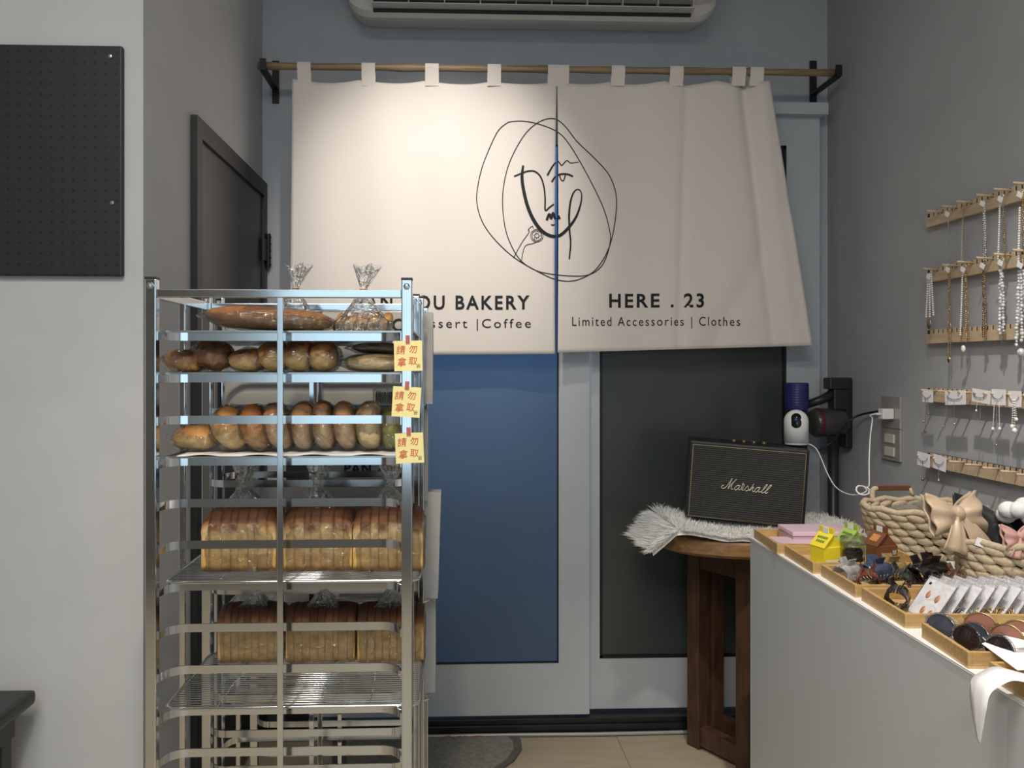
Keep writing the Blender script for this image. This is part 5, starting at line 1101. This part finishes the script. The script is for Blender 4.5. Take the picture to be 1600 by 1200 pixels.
def necklace(px, y0, y1, strands, lab, pend=None, tagc=True, X=XR-0.05, convx=x5, sy=4.283, oy=280):
    random.seed(px); P0 = at_x(convx(px), oy+y0/sy, X); P1 = at_x(convx(px), oy+y1/sy, X); P1 = Vector((X, P0.y, P1.z)); t = thing('necklace', lab, 'necklace', P0, 'necklaces hanging on the rails')
    H = P0.z-P1.z
    for (dy, mm, r, step, jit, f0, f1) in strands:
        dy *= 1.8; m = MB(); beads(m, (0, dy*0.4, -H*f0), (0, dy, -H*f1*0.96), r, step, jit); beads(m, (0.004, dy*0.4+0.005, -H*f0), (0.004, dy+0.006, -H*f1), r, step, jit) if r < 0.0025 else None
        m.build('strand', mm, t, smooth=True)
    m = MB().tube([(0.003*math.cos(a), 0.009*math.sin(a), 0.002+0.006*math.cos(a)) for a in [j*PI/6 for j in range(12)]], 0.0009, 5, True).build('clasp_loop', strands[0][1], t)
    if pend: c, mm, rr = pend; MB().ball((0, c[0], -H-rr[2]), rr, 10, 7).build('pendant', mm, t, smooth=True)
    if tagc: MB().box((-0.012, -0.012, -0.008), (0.0008, 0.022, 0.014), Matrix.Rotation(0.5, 4, 'X')).build('price_tag', tagm, t)
necklace(265, 222, 590, [(0, sil, 0.0016, 0.004, 0, 0, 1)], 'fine silver chain, leftmost long necklace on the top rail')
necklace(365, 190, 600, [(0, gch, 0.0016, 0.004, 0, 0, 1), (0.006, pearl, 0.0015, 0.006, 0, 0.2, 1)], 'fine gold and pearl chain, second on the top rail', None, False)
necklace(500, 150, 560, [(0, sil, 0.0028, 0.006, 0.001, 0, 1), (-0.005, cry, 0.0026, 0.007, 0.001, 0, 1)], 'silver beaded necklace, third on the top rail')
necklace(620, 120, 545, [(0.008, pearl, 0.0032, 0.0062, 0, 0, 1), (-0.008, gch, 0.0022, 0.006, 0, 0, 0.95)], 'pearl and gold toggle necklace on the top rail', ((0, 0, 0), gch, (0.004, 0.012, 0.003)))
necklace(750, 90, 600, [(0.006, pearl, 0.0035, 0.0068, 0, 0.2, 1), (-0.008, gch, 0.003, 0.006, 0.001, 0, 1)], 'pearl and gold strand necklace by the right frame edge, top rail')
necklace(140, 640, 930, [(0.011, pearl, 0.0036, 0.0072, 0, 0, 1), (0.0, pearl, 0.0036, 0.0072, 0, 0, 1), (-0.011, pearl, 0.0036, 0.0072, 0, 0, 0.97)], 'triple pearl strand with dark pendant at the left end of the second rail', ((0.004, 0, 0), bz, (0.004, 0.012, 0.018)))
necklace(268, 590, 1185, [(0.002, gch, 0.0022, 0.005, 0.001, 0, 1), (-0.005, gch, 0.0022, 0.005, 0.001, 0, 0.95)], 'long gold chain with square pendant on the second rail', ((0, 0, 0), gch, (0.003, 0.008, 0.010)))
necklace(370, 590, 1110, [(0.010, pearl, 0.0032, 0.0064, 0, 0.05, 0.9), (-0.006, gch, 0.003, 0.006, 0.001, 0, 1), (-0.012, gch, 0.0025, 0.006, 0.001, 0, 0.95)], 'pearl and gold necklace with baroque pearl drop on the second rail', ((0.004, 0, 0), pearl, (0.006, 0.008, 0.011)))
necklace(500, 565, 1070, [(0, bz, 0.0036, 0.006, 0.0012, 0, 1), (-0.005, bz, 0.003, 0.006, 0.0012, 0.1, 0.9)], 'bronze brown bead necklace on the second rail', None)
necklace(620, 545, 1090, [(0.004, cry, 0.0058, 0.0095, 0.002, 0.12, 0.93), (-0.005, cry, 0.005, 0.009, 0.002, 0.2, 0.9), (0, sil, 0.002, 0.005, 0, 0, 1)], 'chunky crystal nugget necklace on the second rail', None)
necklace(750, 560, 1130, [(0.010, cry, 0.0052, 0.009, 0.0015, 0.1, 1), (-0.002, cry, 0.005, 0.009, 0.0015, 0.1, 0.95), (-0.014, cry, 0.005, 0.009, 0.0015, 0.1, 1)], 'double crystal bead necklace by the right frame edge, second rail', ((0, 0, 0), cry, (0.01, 0.010, 0.011)))
def jcard(px, py, w, h, drops, lab, rz=0.0):
    X = XR-0.066; c = at_x(x4(px), 560+py/5.456, X); t = thing('jewellery_card', lab, 'jewellery card', c, 'jewellery cards on the pegs')
    k = (XR-0.066)/F*1.9/5.456*1.0; sc = c.y/F/5.456*1.35; ww, hh = w*sc*1.5, h*sc*0.78
    M = Matrix.Rotation(rz, 4, 'X')
    MB().box((0, 0, 0), (0.0008, ww, hh), M).build('card', tagm, t)
    MB().tube([(-0.003, ww*0.38*math.cos(a), hh*0.18+hh*0.3*math.sin(a)) for a in [PI+j*PI/8 for j in range(9)]], 0.0010, 5).build('chain_loop', steel, t)
    for (dx, yb, mm, r) in drops:
        p = at_x(x4(px+dx), 560+yb/5.456, X); m = MB(); dy = (p.y-c.y); beads(m, (-0.003, dy*0.6, -hh*0.1), (-0.003, dy, p.z-c.z), r*0.55, r*1.6); m.ball((-0.003, dy, p.z-c.z), r*1.7, 8, 6); m.build('drop', mm, t, smooth=True)
jcard(160, 325, 75, 95, [(-25, 540, steel, 0.0022), (15, 470, steel, 0.002), (-12, 625, bz, 0.0025)], 'white jewellery card with dark chains at the left end of the fourth rail')
jcard(395, 335, 140, 118, [(-90, 580, steel, 0.0018), (0, 560, steel, 0.002)], 'wide white jewellery card, second on the fourth rail', -0.06)
jcard(615, 322, 120, 110, [(-32, 445, pearl, 0.0018), (2, 545, steel, 0.0015)], 'white jewellery card with two tiny drops, third on the fourth rail', 0.08)
jcard(765, 330, 88, 130, [(-40, 600, pearl, 0.0028), (18, 600, pearl, 0.0028), (-10, 740, sil, 0.002)], 'white jewellery card with a pearl chain, fourth on the fourth rail')
jcard(905, 345, 78, 130, [(-15, 580, pearl, 0.0035), (5, 615, pearl, 0.0042), (20, 520, pearl, 0.003)], 'white jewellery card with pearl cluster drop near the right frame edge')
jcard(125, 862, 90, 112, [(0, 1030, bz, 0.003)], 'white jewellery card with dark hook drop, left end of the lowest rail', 0.05)
jcard(262, 890, 90, 120, [(0, 1040, sil, 0.003)], 'white jewellery card with silver drop, second on the lowest rail', 0.1)
